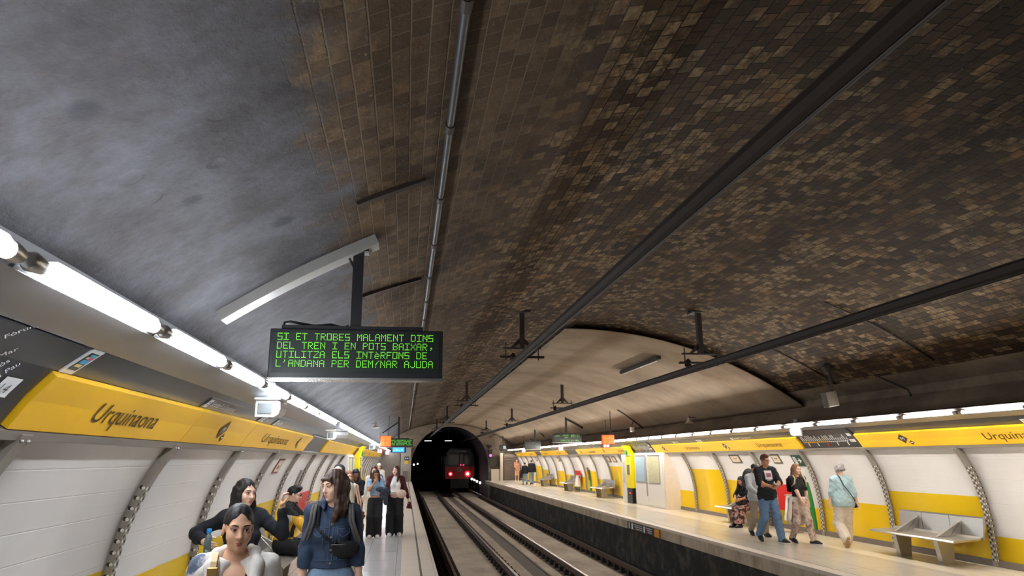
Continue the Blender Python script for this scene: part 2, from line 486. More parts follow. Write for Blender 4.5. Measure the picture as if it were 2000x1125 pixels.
M_WPL = mat('white plastic housing', srgb(236, 236, 238), 0.4, var=0.02)
M_RED = mat('red enamel', srgb(214, 34, 30), 0.4, var=0.04)
M_GRN = mat('green enamel', srgb(40, 132, 58), 0.4, var=0.05)
# ---------------------------------------------------------------- the setting
Y_END = 58.0
def set_uv(o, fn):
    me = o.data; uv = me.uv_layers.new(name='UVMap')
    n = len(me.loops); idx = np.empty(n, dtype=np.int32); me.loops.foreach_get('vertex_index', idx)
    co = np.empty(len(me.vertices) * 3); me.vertices.foreach_get('co', co); co = co.reshape(-1, 3)
    p = np.array([fn(c) for c in co])[idx]
    uv.data.foreach_set('uv', p.ravel())
def inward(o):
    me = o.data; p = me.polygons[len(me.polygons) // 2]
    if p.normal.dot(Vector((CX, p.center.y, 1.0)) - p.center) < 0: me.flip_normals()
EDGE_L, EDGE_R = 0.54, 6.33
M_FLOORL = tile_floor_material('grey beige platform tiles', srgb(186, 181, 178), srgb(194, 189, 186), srgb(104, 98, 94), 0.25, 1.2, 0.53)
M_FLOORR = tile_floor_material('warm beige platform tiles', srgb(222, 211, 190), srgb(230, 219, 198), srgb(150, 136, 112), 0.26, 1.2, 0.8)
M_FLOORR2 = tile_floor_material('worn grey walking strip', srgb(200, 190, 176), srgb(208, 198, 184), srgb(140, 128, 112), 0.22, 1.2, 0.8)
M_EDGET = tile_floor_material('pale platform edge slabs', srgb(206, 190, 172), srgb(214, 198, 180), srgb(140, 124, 108), 0.4, 0.6, 0.6)
M_JOINT = mat('dark grip strip', srgb(92, 80, 70), 0.8)

def platform(side, y0, y1):
    """side -1: the platform the picture is taken from"""
    mb = MB()
    if side < 0:
        e, w = EDGE_L, -2.30
        mb.box((w, y0, -.06), (-.02, y1, 0), 0)
        mb.box((-.02, y0, -.06), (.27, y1, 0), 1)
        mb.box((.27, y0, -.06), (.305, y1, -.003), 2)
        mb.box((.305, y0, -.06), (e, y1, 0), 1)
        mb.box((w, y0, -.30), (e - .02, y1, -.06), 3)
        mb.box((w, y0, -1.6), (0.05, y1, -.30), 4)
    else:
        e, w = EDGE_R, 9.22
        mb.box((8.05, y0, -.06), (w, y1, 0), 0)
        mb.box((6.585, y0, -.06), (8.05, y1, 0), 5)
        mb.box((6.565, y0, -.06), (6.585, y1, -.003), 2)
        mb.box((e, y0, -.06), (6.565, y1, 0), 1)
        mb.box((e + .02, y0, -.28), (w, y1, -.06), 3)
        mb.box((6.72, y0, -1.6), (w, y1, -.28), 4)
    return struct(mb.build('floor_left' if side < 0 else 'floor_right',
                           [M_FLOORL if side < 0 else M_FLOORR, M_EDGET, M_JOINT, M_FASCIAC, M_DARKCONC, M_FLOORR2]))
platform(-1, -3, Y_END)
platform(1, 3, Y_END)

# track bed: slabs, drain and ditch
tb = MB()
tb.box((0.0, 4, -1.7), (6.8, 110, -1.36), 1)
for (a, b, mi, top) in ((1.34, 2.47, 0, -1.17), (2.88, 3.25, 0, -1.17), (3.25, 3.72, 2, -1.21), (3.72, 3.98, 0, -1.17), (4.62, 5.50, 0, -1.17)):
    ys = [4, 21.0, 34.5, 48.0, 57.0]
    for i in range(4):
        tb.box((a, ys[i] + .012, -1.36), (b, ys[i+1] - .012, top), mi)
for (a, b) in ((1.08, 1.34), (2.47, 2.88), (3.98, 4.62), (5.50, 6.2)):
    tb.box((a, 4, -1.36), (b, 57, -1.22), 3)
M_RAILBED = mat('oil darkened concrete under the rails', srgb(112, 98, 84), 0.85, var=0.3, vscale=5)
struct(tb.build('floor', [M_CONC, M_DITCH, M_CHAN, M_RAILBED]))

# curved station walls: white enamel above, yellow below at a height of its own in every bay
RIB0_L, RIB0_R, RIBP = 3.77, 10.53, 2.36
YEL_L = [0.62, 0.91, 0.755, 0.80, 1.05, 1.0, 0.6, 0.9, 0.75, 1.2, 0.5, 0.9, 0.7, 1.0, 0.6, 0.9, 1.1, 0.7, 0.5, 0.9, 0.6, 0.8, 0.7, 0.6]
YEL_R = [0.9, 0.7, 0.456, 1.045, 0.765, 0.56, 1.057, 1.33, 0.625, 0.625, 0.625, 1.32, 0.70, 1.04, 0.72, 0.78, 0.95, 0.45, 0.95, 1.17, 0.5, 0.8, 0.5]
def station_wall(side):
    mb = MB(); y = (RIB0_L - RIBP) if side < 0 else (RIB0_R - 3 * RIBP)
    for k, hgt in enumerate(YEL_L if side < 0 else YEL_R):
        y1 = min(y + RIBP, Y_END - .3)
        if y1 <= y: break
        s_y = sz(hgt)
        for (sa, sb, mi) in ((0.0, s_y, 1), (s_y, S_BAND0 - .004, 0)):
            n = max(2, int((sb - sa) / .08)); vs = []; fs = []
            for j in range(n + 1):
                s = sa + (sb - sa) * j / n
                vs += [wpt(side, y, s), wpt(side, y1, s)]
            for j in range(n):
                fs.append((2*j, 2*j+1, 2*j+3, 2*j+2))
            mb.add(vs, fs, mi)
        y = y1
    # backing, so the wall has depth
    o = mb.build('wall_left' if side < 0 else 'wall_right', [M_WHITE, M_YEL], smooth=True)
    set_uv(o, lambda c: (c[1], sz(c[2])))
    inward(o); m = o.modifiers.new('thickness', 'SOLIDIFY'); m.thickness = 0.03; m.offset = -1
    return struct(o)
station_wall(-1); station_wall(1)
for side, nm, y0 in ((-1, 'baseboard_left', -1), (1, 'baseboard_right', 4)):
    mb = MB(); wpatch(mb, side, y0, Y_END - .3, 0.0, 0.10, .0, .03, ny=1, ns=2)
    struct(mb.build(nm, M_GREY))

# dark fascia above the name band, lamp cowl, ledge behind the lamps
for side, nm, y0 in ((-1, 'left', -1), (1, 'right', 4)):
    mb = MB(); wpatch(mb, side, y0, Y_END - .3, S_BAND0 - .01, S_FASC1, -.03, .0, ns=8)
    struct(mb.build('trim_1' if side < 0 else 'trim_2', M_BLACKP, smooth=True))
    mb = MB(); wpatch(mb, side, y0, Y_END - .3, S_FASC1, S_END, -.03, .012, ns=2)
    struct(mb.build('trim_3' if side < 0 else 'trim_4', M_COWL))
    mb = MB(); wpatch(mb, side, y0, Y_END - .3, S_BAND0 - .055, S_BAND0 - .005, -.0, .045, ns=1)
    struct(mb.build('trim_5' if side < 0 else 'trim_6', M_RIB))
    X = (lambda x: x) if side > 0 else (lambda x: 2 * CX - x)
    prof = [(8.13, 2.31), (8.17, 2.40), (8.33, 2.44), (8.47, 2.53), (8.54, 2.66), (8.60, 2.69), (8.62, 2.72), (8.60, 2.76), (8.62, 2.86), (8.46, 2.96), (8.30, 3.055), (8.34, 3.09), (8.75, 2.86), (8.75, 2.4), (8.4, 2.28)]
    if side < 0: prof = [(8.14, 2.312), (8.26, 2.37), (8.52, 2.45), (8.68, 2.58), (8.745, 2.70), (8.77, 2.80), (8.88, 2.80), (8.75, 2.4), (8.4, 2.28)]
    mb = MB(); mb.extr([(X(a), b) for a, b in prof], y0, Y_END, 0)
    struct(mb.build('wall_left.001' if side < 0 else 'wall_right.001', M_PLASTER if side > 0 else mat('grey lamp ledge plaster', srgb(112, 110, 112), .8, var=.2, vscale=2), smooth=True))

# brick vault
def vault_mesh(name, r, x0, x1, y0, y1, material, nx=64, ny=30, thick=0.05, rough=0.0):
    a0 = math.asin((x0 - CX) / r); a1 = math.asin((x1 - CX) / r)
    vs = []; fs = []; rng = random.Random(3)
    for j in range(ny + 1):
        y = y0 + (y1 - y0) * j / ny
        for i in range(nx + 1):
            a = a0 + (a1 - a0) * i / nx
            rr = r + (rng.uniform(-rough, rough) if rough else 0)
            vs.append((CX + rr * math.sin(a), y, VZ + rr * math.cos(a)))
    for j in range(ny):
        for i in range(nx):
            p = j * (nx + 1) + i
            fs.append((p, p + 1, p + nx + 2, p + nx + 1))
    mb = MB(); mb.add(vs, fs); o = mb.build(name, material, smooth=True)
    set_uv(o, lambda c: (c[1], r * math.atan2(c[0] - CX, c[2] - VZ)))
    inward(o); m = o.modifiers.new('thickness', 'SOLIDIFY'); m.thickness = thick; m.offset = -1
    return struct(o)
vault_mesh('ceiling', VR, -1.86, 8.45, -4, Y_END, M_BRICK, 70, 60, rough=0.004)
vault_mesh('ceiling.001', 8.86, 3.3, 8.56, 14.6, Y_END, M_LINING, 40, 20, thick=0.03)

# end wall with the tunnel mouth
PORT_C, PORT_R, PORT_Z = 3.55, 3.05, 1.15
def arc_pts(n, r=PORT_R):
    return [(PORT_C + r * math.cos(PI - PI * i / n), PORT_Z + r * math.sin(PI * i / n)) for i in range(n + 1)]
inner = [(PORT_C - PORT_R, -1.7)] + arc_pts(28) + [(PORT_C + PORT_R, -1.7)]
outer = []
for (x, z) in inner:
    if z <= -1.6: outer.append((-2.5 if x < PORT_C else 9.4, -1.7)); continue
    a = math.atan2(z - PORT_Z, x - PORT_C)
    t = a / PI
    d = Vector((math.cos(a), math.sin(a))); k = 0
    while True:
        k += .03
        px, pz = PORT_C + d.x * k, PORT_Z + d.y * k
        if px < -2.45 or px > 9.35 or pz > vault_z(max(-2.4, min(9.3, px)), 9.04): break
        if k > 12: break
    outer.append((px, pz))
mb = MB(); n = len(inner); vs = [(x, Y_END, z) for x, z in inner] + [(x, Y_END, z) for x, z in outer] + [(x, Y_END + .4, z) for x, z in inner] + [(x, Y_END + .4, z) for x, z in outer]
fs = []
for i in range(n - 1):
    fs += [(i, i+1, n+i+1, n+i), (2*n+i, 3*n+i, 3*n+i+1, 2*n+i+1), (i, 2*n+i, 2*n+i+1, i+1)]
mb.add(vs, fs); M_ENDW = grimy('beige end wall', srgb(104, 90, 76), srgb(138, 122, 104), srgb(158, 142, 122), 0.6, (1, 1, 1), 0.8, 0.1)
struct(mb.build('wall_back', M_ENDW))
mb = MB(); p1 = [(PORT_C - 3.3, -1.7)] + arc_pts(28, 3.3) + [(PORT_C + 3.3, -1.7)]
mb.extr(p1, Y_END + .3, 112, 0, closed=False, steps=4)
mb.add([(p[0], 112, p[1]) for p in p1], [tuple(range(len(p1)))], 0)
M_TUN = grimy('sooty tunnel concrete', srgb(64, 64, 72), srgb(92, 92, 102), srgb(120, 118, 124), 0.8, (1, .4, 1), 0.85, 0.2)
o = mb.build('wall_tunnel', M_TUN, smooth=True); struct(o)
# platform ends: steps beside the tunnel, end walls
M_LOUV = grimy('taupe shutter', srgb(96, 84, 74), srgb(116, 103, 92), srgb(130, 117, 104), 0.8, (1, 1, 1), 0.55, 0.1)
mb = MB()
mb.box((7.78, 57.6, 0), (9.2, 57.9, 2.0))
for i in range(9): mb.box((7.82, 57.55, .12 + i * .2), (9.16, 57.6, .13 + i * .2))
struct(mb.build('door_1', M_LOUV))
struct(MB().box((7.45, 57.4, 0), (7.68, 57.65, 2.10)).box((6.75, 57.5, 0), (7.4, 57.75, .86)).build('wall_back.001', mat('cream end pier', srgb(206, 194, 174), 0.5)))
mb = MB(); mb.box((-.32, 57.3, 0), (.47, 57.7, 2.54)); struct(mb.build('wall_back.002', mat('pale end pier', srgb(164, 156, 144), 0.5)))
mb = MB(); mb.box((-2.0, 57.4, 0), (-.36, 57.65, 2.2)); struct(mb.build('door_2', M_LOUV))

# ---------------------------------------------------------------- rails
def rail_profile(x):
    h = [(.075, 0), (.075, .012), (.012, .03), (.012, .115), (.036, .13), (.036, .155), (.030, .16)]
    return [(x + a, -1.16 + b) for a, b in h] + [(x - a, -1.16 + b) for a, b in reversed(h)]
clip = None
def rail(x, side, label):
    global clip
    t = thing('track_rail', label, 'rail', (0, 0, 0), 0, 'running rails')
    mb = MB(); mb.extr(rail_profile(x), 6, 90, 0); mb.build('rail_bar', M_RAIL, t)
    mb = MB(); mb.extr([(x - .034, -1.003), (x + .034, -1.003), (x + .030, -.998), (x - .030, -.998)], 6, 90, 0); mb.build('running_surface', M_RAILTOP, t)
    if clip is None:
        m = MB(); m.box((-.19, -.09, -1.22), (.19, .09, -1.165), bev=.01)
        for s in (-1, 1):
            m.box((s*.13 - .05, -.065, -1.165), (s*.13 + .05, .065, -1.10), bev=.015); m.lathe([(.022, -1.10), (.022, -1.07)], (s*.14, 0, 0), n=8)
        clip = m.build('rail_fastener', M_CLIP, t); clip.location = (x, 16.0, 0)
        k0 = 1
    else: k0 = 0
    for k in range(k0, 66):
        c = clip.copy(); COL.objects.link(c); c.parent = t; c.location = (x, 16.0 + k * .62, 0)
rail(1.26, 1, 'rail nearest the near platform edge, beside the black ditch')
rail(2.70, 1, 'second rail from the near platform, left of the dark drain channel')
rail(4.30, 1, 'third rail from the near platform, right of the dark drain channel')
rail(5.80, 1, 'rail closest to the opposite platform, under its dark recess')
# sleepers past the platform ends
slp = None
M_SLP = mat('pale concrete sleeper', srgb(168, 158, 146), 0.75, var=0.12)
for tr, xc in ((0, 1.98), (1, 5.05)):
    for k in range(9 if tr == 0 else 5):
        y = 58.6 + k * 1.1 if tr == 0 else 59.3 + k * 1.25
        if slp is None:
            m = MB(); m.box((-.93, -.13, -1.36), (.93, .13, -1.175), bev=.03); slp = m.build('railway_sleeper', M_SLP); o = slp
        else: o = slp.copy(); COL.objects.link(o)
        o.location = (xc, y, 0)
        tag(o, '%s pale concrete sleeper past the end of the %s track slab' % (ordn(k), 'near' if tr == 0 else 'opposite'), 'sleeper', 'sleepers beyond the platforms')
# ---------------------------------------------------------------- ribs of the wall
def rib_proto(side):
    t = thing('wall_rib', 'rib', 'wall rib', (0, 0, 0), 0, 'studded steel ribs')
    s1 = S_BAND0 - .02
    mb = MB(); wpatch(mb, side, -.05, .05, 0.0, s1, 0.0, .055, ns=22); mb.build('rib_strip', M_RIB, t, smooth=True)
    mb = MB(); k = 0; s = .10
    top = sz(1.52)
    while s < top:
        # face towards the room: two staggered columns of pale studs and dark holes
        for (dy, ph) in ((-.024, 0), (.024, 1)):
            c = wpt(side, dy, s, .056); n1 = wpt(side, dy, s, .066) - c
            mi = 0 if (k + ph) % 2 == 0 else 1
            a = Vector((0, 1, 0)); n1.normalize(); b = n1.cross(a)
            hgt = .004 if mi == 0 else .001
            ring = [c + (a * math.cos(q) + b * math.sin(q)) * .014 for q in [2*PI*i/10 for i in range(10)]]
            ring2 = [c + n1 * hgt + (a * math.cos(q) + b * math.sin(q)) * .012 for q in [2*PI*i/10 for i in range(10)]]
            mb.add(ring + ring2, [tuple(range(10, 20))] + [(i, (i+1) % 10, 10 + (i+1) % 10, 10 + i) for i in range(10)], mi)
        # side facing the camera end: one pale plug and its dark bore
        if k % 2 == 0:
            for (off, mi, r, d) in ((.020, 1, .016, .001), (.036, 0, .014, .002)):
                c = wpt(side, -.0505, s, off)
                a = wpt(side, -.0505, s, off + .01) - c; a.normalize(); n1 = Vector((0, -1, 0)); b = n1.cross(a)
                ring = [c + (a * math.cos(q) + b * math.sin(q)) * r for q in [2*PI*i/10 for i in range(10)]]
                ring2 = [c + n1 * d + (a * math.cos(q) + b * math.sin(q)) * r * .8 for q in [2*PI*i/10 for i in range(10)]]
                mb.add(ring + ring2, [tuple(range(10, 20))] + [(i, (i+1) % 10, 10 + (i+1) % 10, 10 + i) for i in range(10)], mi)
        s += .0425; k += 1
    mb.build('studs', [M_STUD, M_HOLE], t)
    mb = MB()
    for dy in (-.03, .03):
        mb.ball(wpt(side, dy, s1 - .03, .06), .010, n=8, m=6)
    mb.build('cap_bolts', M_STEEL, t)
    return t
def ribs(side):
    p = None; k = 0; y = RIB0_L if side < 0 else RIB0_R - RIBP
    while y < Y_END - 1:
        if not (side > 0 and 23.4 < y < 27.5):
            if p is None: p = rib_proto(side); r = p
            else: r = dup(p)
            r.location.y = y
            r['label'] = '%s studded grey rib from the camera on the %s platform wall' % (ordn(k), 'near' if side < 0 else 'opposite')
            r['group'] = 'studded ribs along the %s platform wall' % ('near' if side < 0 else 'opposite')
            k += 1
        y += RIBP
ribs(-1); ribs(1)

# ---------------------------------------------------------------- fluorescent lamps
def lamp_proto(side):
    nm = 'near' if side < 0 else 'far'
    col, st = LAMP_NEAR if side < 0 else LAMP_FAR
    X = (lambda x: x) if side > 0 else (lambda x: 2 * CX - x)
    t = thing('fluorescent_lamp', 'lamp', 'lamp', (X(8.10), 0, 2.30), 0)
    d = 1 if side > 0 else -1
    mb = MB(); mb.extr([(.045*d, -.006), (.030*d, -.020), (.020*d, -.018), (.012*d, -.004), (.03*d, .0), (.075*d, .002), (.075*d, -.004)] if side < 0 else [(.045*d, .02), (.026*d, .0), (.022*d, .004), (.018*d, .02), (.012*d, .045)] + ([(-.046*d, .062), (-.05*d, .070)] if side > 0 else []) + [(.03*d, .085), (.075*d, .10), (.09*d, .06)], -.12, 1.135, 0)  # lip added on the far side to keep tube light off the vault
    mb.build('housing', M_COWL if side < 0 else M_DKMET, t)  # dark metal on the far side hides the lit underside of that lip
    # rounded tube
    mb = MB(); r = .036 if side < 0 else .017; prof = [(.004, 0), (r*.7, .012), (r, .05), (r, 1.0), (r*.7, 1.038), (.004, 1.05)]
    mb.lathe(prof, (-.022*d, 0, .016 if side < 0 else .004), 'y', 14); mb.build('tube', emit('lit tube ' + nm, col, st), t, smooth=True)
    mb = MB(); mb.lathe([(.026, -.11), (.034, -.09), (.026, -.02)], (-.018*d, 0, .014 if side < 0 else .006), 'y', 12); mb.build('end_reflector', M_STEEL, t, smooth=True)
    mb = MB(); mb.lathe([(.030, 1.052), (.034, 1.07), (.026, 1.12)], (-.018*d, 0, .014 if side < 0 else .006), 'y', 12)
    mb.build('end_reflector', M_STEEL, t, smooth=True)
    return t
for side in (-1, 1):
    p = None; y, pitch, n = (1.165, 1.283, 44) if side < 0 else (7.20, 1.262, 40)
    for k in range(n):
        if p is None: p = lamp_proto(side); r = p
        else: r = dup(p)
        r.location.y = y + k * pitch
        r['label'] = '%s lit tube lamp from the camera above the %s platform' % (ordn(k), 'near' if side < 0 else 'opposite')
        r['group'] = 'tube lamps above the %s platform' % ('near' if side < 0 else 'opposite')

# ---------------------------------------------------------------- name band and writing
def diamond(mb, side, y, s, ry, rs, mi=0, off=.012):
    mb.add([wpt(side, y - ry, s, off), wpt(side, y, s - rs, off), wpt(side, y + ry, s, off), wpt(side, y, s + rs, off)], [(0, 1, 2, 3)], mi)
def disc(mb, side, y, s, r, mi=0, off=.012, n=14):
    mb.add([wpt(side, y + r * math.cos(2*PI*i/n), s + r * math.sin(2*PI*i/n), off) for i in range(n)], [tuple(range(n))], mi)
def wrect(mb, side, y0, y1, s0, s1, mi=0, off=.012):
    n = 4
    vs = []
    for j in range(n + 1):
        s = s0 + (s1 - s0) * j / n
        vs += [wpt(side, y0, s, off), wpt(side, y1, s, off)]
    mb.add(vs, [(2*j, 2*j+1, 2*j+3, 2*j+2) for j in range(n)], mi)
NAME = 'Urquinaona'
BAND_OFF = .045
def band(side, y0, y1, label, words=(), logos=()):
    t = thing('station_name_panel', label, 'sign', (0, 0, 0), 0, 'yellow station name panels')
    mb = MB(); wpatch(mb, side, y0 + .006, y1 - .006, S_BAND0 + .002, S_BAND1, .004, BAND_OFF, ns=6); mb.build('yellow_board', M_YELB, t, smooth=False)
    if words:
        mb = MB()
        for (ys, L) in words:
            h = .135; sx = L / text_w(NAME, h)
            wtext(mb, side, NAME, h, ys, S_BAND0 + .085, off=BAND_OFF + .004, sx=sx)
        mb.build('lettering', M_INK, t)
    if logos:
        mb = MB(); d = -1 if side > 0 else 1
        for yl in logos:
            s = S_BAND0 + .17
            diamond(mb, side, yl, s, .125, .105, 0, BAND_OFF + .004)
            h = .075; w = text_w('M', h)
            wtext(mb, side, 'M', h, yl - d * w * .6, s - h / 2, 1, BAND_OFF + .008, sx=1.2)
            diamond(mb, side, yl + d * .16, s - .09, .07, .045, 0, BAND_OFF + .004)
            wrect(mb, side, yl + d * .16 - .04, yl + d * .16 + .04, s - .095, s - .080, 1, BAND_OFF + .008)
        mb.build('metro_logo', [M_INK, M_WINK], t)
    return t
band(-1, 3.55, 6.12, 'yellow name panel nearest the camera, large dark station name, near platform', [(4.28, 1.02)])
band(-1, 6.12, 8.24, 'yellow panel with a dark diamond emblem under the first white monitor', (), [7.08])
band(-1, 8.24, 13.2, 'yellow name panel ending at a dark gap, near platform wall', [(9.1, 1.9)], [11.95])
band(-1, 15.9, 22.5, 'yellow panel past the dark gap, before the near yellow totem', (), ())
band(-1, 22.5, 27.2, 'yellow panel running into the near yellow totem', (), ())
for _i, _y in enumerate((29.2, 33.8, 38.4, 43.0, 47.6)):
    band(-1, _y, _y + 4.6, '%s yellow panel beyond the near yellow totem, near platform wall' % ordn(_i), [(_y + 1.6, 1.2)], ())
band(1, 6.2, 12.86, 'yellow name panel nearest the camera on the opposite wall', [(9.78, 1.15)], [11.57])
band(1, 14.95, 19.75, 'yellow name panel above the green exit sign', [(16.95, 1.2)], [18.75])
band(1, 19.75, 24.55, 'yellow name panel whose slanted end is above the white map cabinet', [(21.6, 1.05)], [23.5])
band(1, 27.2, 31.7, 'yellow name panel touching the yellow totem, opposite wall', [(28.9, 1.1)], [31.0])
band(1, 31.7, 36.1, 'yellow name panel just past the totem panel, below the orange sign', [(33.6, 1.1)], [35.2])
band(1, 38.6, 42.3, 'yellow panel just past the first far dark gap, above the middle benches', [(41.0, 1.1)], [])
band(1, 42.3, 46.0, 'yellow panel ending at the second far dark gap', [(45.0, 1.1)], [])
band(1, 48.0, 52.3, 'yellow panel just past the second far dark gap', [(50.4, 1.1)], [])
band(1, 52.3, 56.5, 'farthest yellow panel of the opposite wall, by the end pier', [(54.6, 1.1)], [])

def wthing(name, label, cat, group=None): return thing(name, label, cat, (0, 0, 0), 0, group)
# line map beside the camera: slanted station names, line box and a forked line
t = wthing('line_map_sign', 'charcoal line map panel with slanted white station names left of the yellow band', 'sign')
mb = MB(); wpatch(mb, -1, .6, 3.53, S_BAND0, S_FASC1 - .01, 0, .02, ns=6); mb.build('board', M_BLACKP, t)
mb = MB()
for (w, y, z, ex) in (('La Pau', 3.20, 2.035, 0), ('Bes\u00f2s', 3.12, 2.045, 0), ('Bes\u00f2s Mar', 3.02, 2.035, 0), ('El Maresme | F\u00f2rum', 2.83, 2.015, 0), ('Selva de Mar', 2.76, 2.045, 0)):
    mb = MB(); wtext(mb, -1, w, .034, y, sz(z), off=.024, rot=math.radians(63), sx=1.0); mb.build('station_lettering', M_WINK, t)
mb = MB()
wrect(mb, -1, 3.26, 3.39, sz(1.985), sz(2.065), 0, .023); wtext(mb, -1, 'L4', .05, 3.285, sz(2.003), 1, .027)
wrect(mb, -1, 2.2, 3.19, sz(2.01), sz(2.045), 0, .023); disc(mb, -1, 3.19, sz(2.027), .035, 0, .023); disc(mb, -1, 3.19, sz(2.027), .018, 1, .027)
wrect(mb, -1, 3.12, 3.15, sz(1.97), sz(2.027), 0, .023); wrect(mb, -1, 3.12, 3.15, sz(2.027), sz(2.075), 0, .023)
wrect(mb, -1, 3.20, 3.28, sz(1.93), sz(1.97), 0, .023); wrect(mb, -1, 3.24, 3.27, sz(1.89), sz(1.93), 0, .023)
mb.build('line_diagram', [M_WINK, M_BLACKP], t)
# white framed notice stuck on the fascia
t = wthing('notice_card', 'white framed notice card with a small coloured picture above the yellow band', 'notice')
mb = MB(); wpatch(mb, -1, 3.62, 3.745, S_BAND1 + .005, S_FASC1 - .005, .0, .008, ns=2); mb.build('card', M_WPL, t)
mb = MB(); sa, sb = S_BAND1 + .035, S_FASC1 - .03
wrect(mb, -1, 3.64, 3.725, sa, sb, 0, .010); dl = sb - sa
for (a, b, c, d, mi) in ((.1, .8, .20, .36, 1), (.1, .9, .40, .62, 2), (.1, .45, .66, .78, 3), (.45, .9, .62, .80, 4), (.2, .9, .80, .95, 5)):
    wrect(mb, -1, 3.64 + .085*a, 3.64 + .085*b, sa + dl*c, sa + dl*d, mi, .012)
mb.build('picture', [M_BLACKP, mat('print cream', srgb(238, 222, 150)), mat('print sky blue', srgb(90, 176, 226)), mat('print peach', srgb(236, 190, 160)), mat('print pink', srgb(208, 96, 140)), mat('print teal', srgb(84, 178, 200))], t)
# direction signs on the fascia
def direction(side, y, label, words, icons, h=.05, boxes=True):
    t = wthing('direction_sign', label, 'sign', 'direction signs on the dark fascia')
    d = -1 if side > 0 else 1; s0 = S_BAND1 + .02; mb = MB(); yy = y
    L = sum(.15 for _ in range(icons)) + (text_w(words, h) if words else 0) + .15
    wpatch(mb, side, min(y - d*.03, y + d*L), max(y - d*.03, y + d*L), S_BAND1 + .004, S_BAND1 + .125, 0, .006, ns=2); mb.build('board', M_BLACKP, t)
    mb = MB()
    for i in range(icons):
        wrect(mb, side, min(yy, yy + d*.10), max(yy, yy + d*.10), s0, s0 + .09, 0, .010)
        a = yy + d * .03; wrect(mb, side, min(a, a + d*.04), max(a, a + d*.04), s0 + .025, s0 + .035, 1, .013); wrect(mb, side, min(a + d*.03, a + d*.04), max(a + d*.03, a + d*.04), s0 + .025, s0 + .065, 1, .013); wrect(mb, side, min(a, a + d*.04), max(a, a + d*.04), s0 + .055, s0 + .065, 1, .013)
        yy += d * .13
    if words: wtext(mb, side, words, h, yy + d*.02, s0 + .025, 0, .010)
    mb.build('lettering', [M_WINK, M_BLACKP], t)
direction(-1, 6.02, 'white exit lettering beside two white arrow boxes, left of the first monitor', "Sortida Pl. d'Urquinaona", 1, .058)
direction(-1, 8.25, 'white arrow boxes and pale text behind the first white monitor', 'Sortida', 2, .05)
direction(-1, 9.15, 'pale direction text with arrow box right of the first white monitor', 'Ausi\u00e0s Marc', 1, .05)
direction(1, 8.93, 'white exit lettering and arrow box at the picture edge, opposite wall', 'Sortida', 1, .07)
direction(1, 18.1, 'white exit lettering right of two icon boxes above the opposite yellow band', "Sortida Pl. d'Urquinaona", 1, .07)
direction(1, 20.4, 'row of white icon boxes above the opposite yellow band', '', 3, .07)
direction(1, 22.3, 'white exit lettering left of the icon boxes, opposite wall', "Sortida", 1, .07)
direction(1, 32.4, 'white exit lettering above the yellow panel by the orange sign', "Sortida Pl. d'Urquinaona", 2, .07)
direction(1, 41.6, 'faint white lettering above the far yellow panel by the black display', "Sortida Pl. d'Urquinaona", 0, .07)
# line diagram on the opposite wall
def line_map(y0, y1, label):
    t = wthing('line_map_sign', label, 'sign')
    mb = MB(); wpatch(mb, 1, y0, y1, S_BAND0, S_FASC1 - .01, 0, .02, ns=6); mb.build('board', M_BLACKP, t)
    mb = MB(); sl = sz(1.995); L = y1 - y0
    wrect(mb, 1, y1 - .53*L, y1 - .05*L, sl - .012, sl + .012, 2, .024); wrect(mb, 1, y0 + .14*L, y1 - .53*L, sl - .012, sl + .012, 0, .024)
    rng = random.Random(int(y0 * 10)); n = 24
    for i in range(n):
        yy = y1 - L * (.06 + .80 * i / (n - 1)); hh = rng.uniform(.05, .17)
        wrect(mb, 1, yy - .012, yy + .012, sl + .03, sl + .03 + hh, 2 if i == 11 else 0, .024)
        disc(mb, 1, yy, sl, .012, 1, .027, 8)
        if i % 5 == 2: wrect(mb, 1, yy - .016, yy + .016, sl - .10, sl - .02, 3 if i == 12 else 0, .024)
    wrect(mb, 1, y0 + .03*L, y0 + .12*L, sl - .03, sl + .04, 0, .024); wtext(mb, 1, 'L4', .05, y0 + .11*L, sl - .022, 1, .028)
    wrect(mb, 1, y0 + .03*L, y0 + .09*L, sl + .12, sl + .20, 0, .024)
    mb.build('line_diagram', [M_WINK, M_BLACKP, M_YELB, M_RED], t)
line_map(12.9, 14.92, 'charcoal line map with white ticks and yellow line right of the exit sign')
line_map(24.7, 26.9, 'charcoal line map above the white map cabinet')
# blank dark panels where the band stops
for (y0, y1, side, lb) in ((13.25, 15.85, -1, 'plain dark panel in the gap of the near yellow band'), (36.2, 38.5, 1, 'plain dark panel in the first far gap of the opposite band'), (46.1, 47.9, 1, 'plain dark panel in the second far gap of the opposite band')):
    t = wthing('fascia_panel', lb, 'panel', 'dark panels in the gaps')
    mb = MB(); wpatch(mb, side, y0, y1, S_BAND0, S_BAND1 + .01, 0, .02, ns=4); mb.build('board', M_BLACKP, t)
    mb = MB(); wrect(mb, side, y0, y1, S_BAND1 + .012, S_BAND1 + .03, 0, .022); mb.build('white_stripe', M_WINK, t)
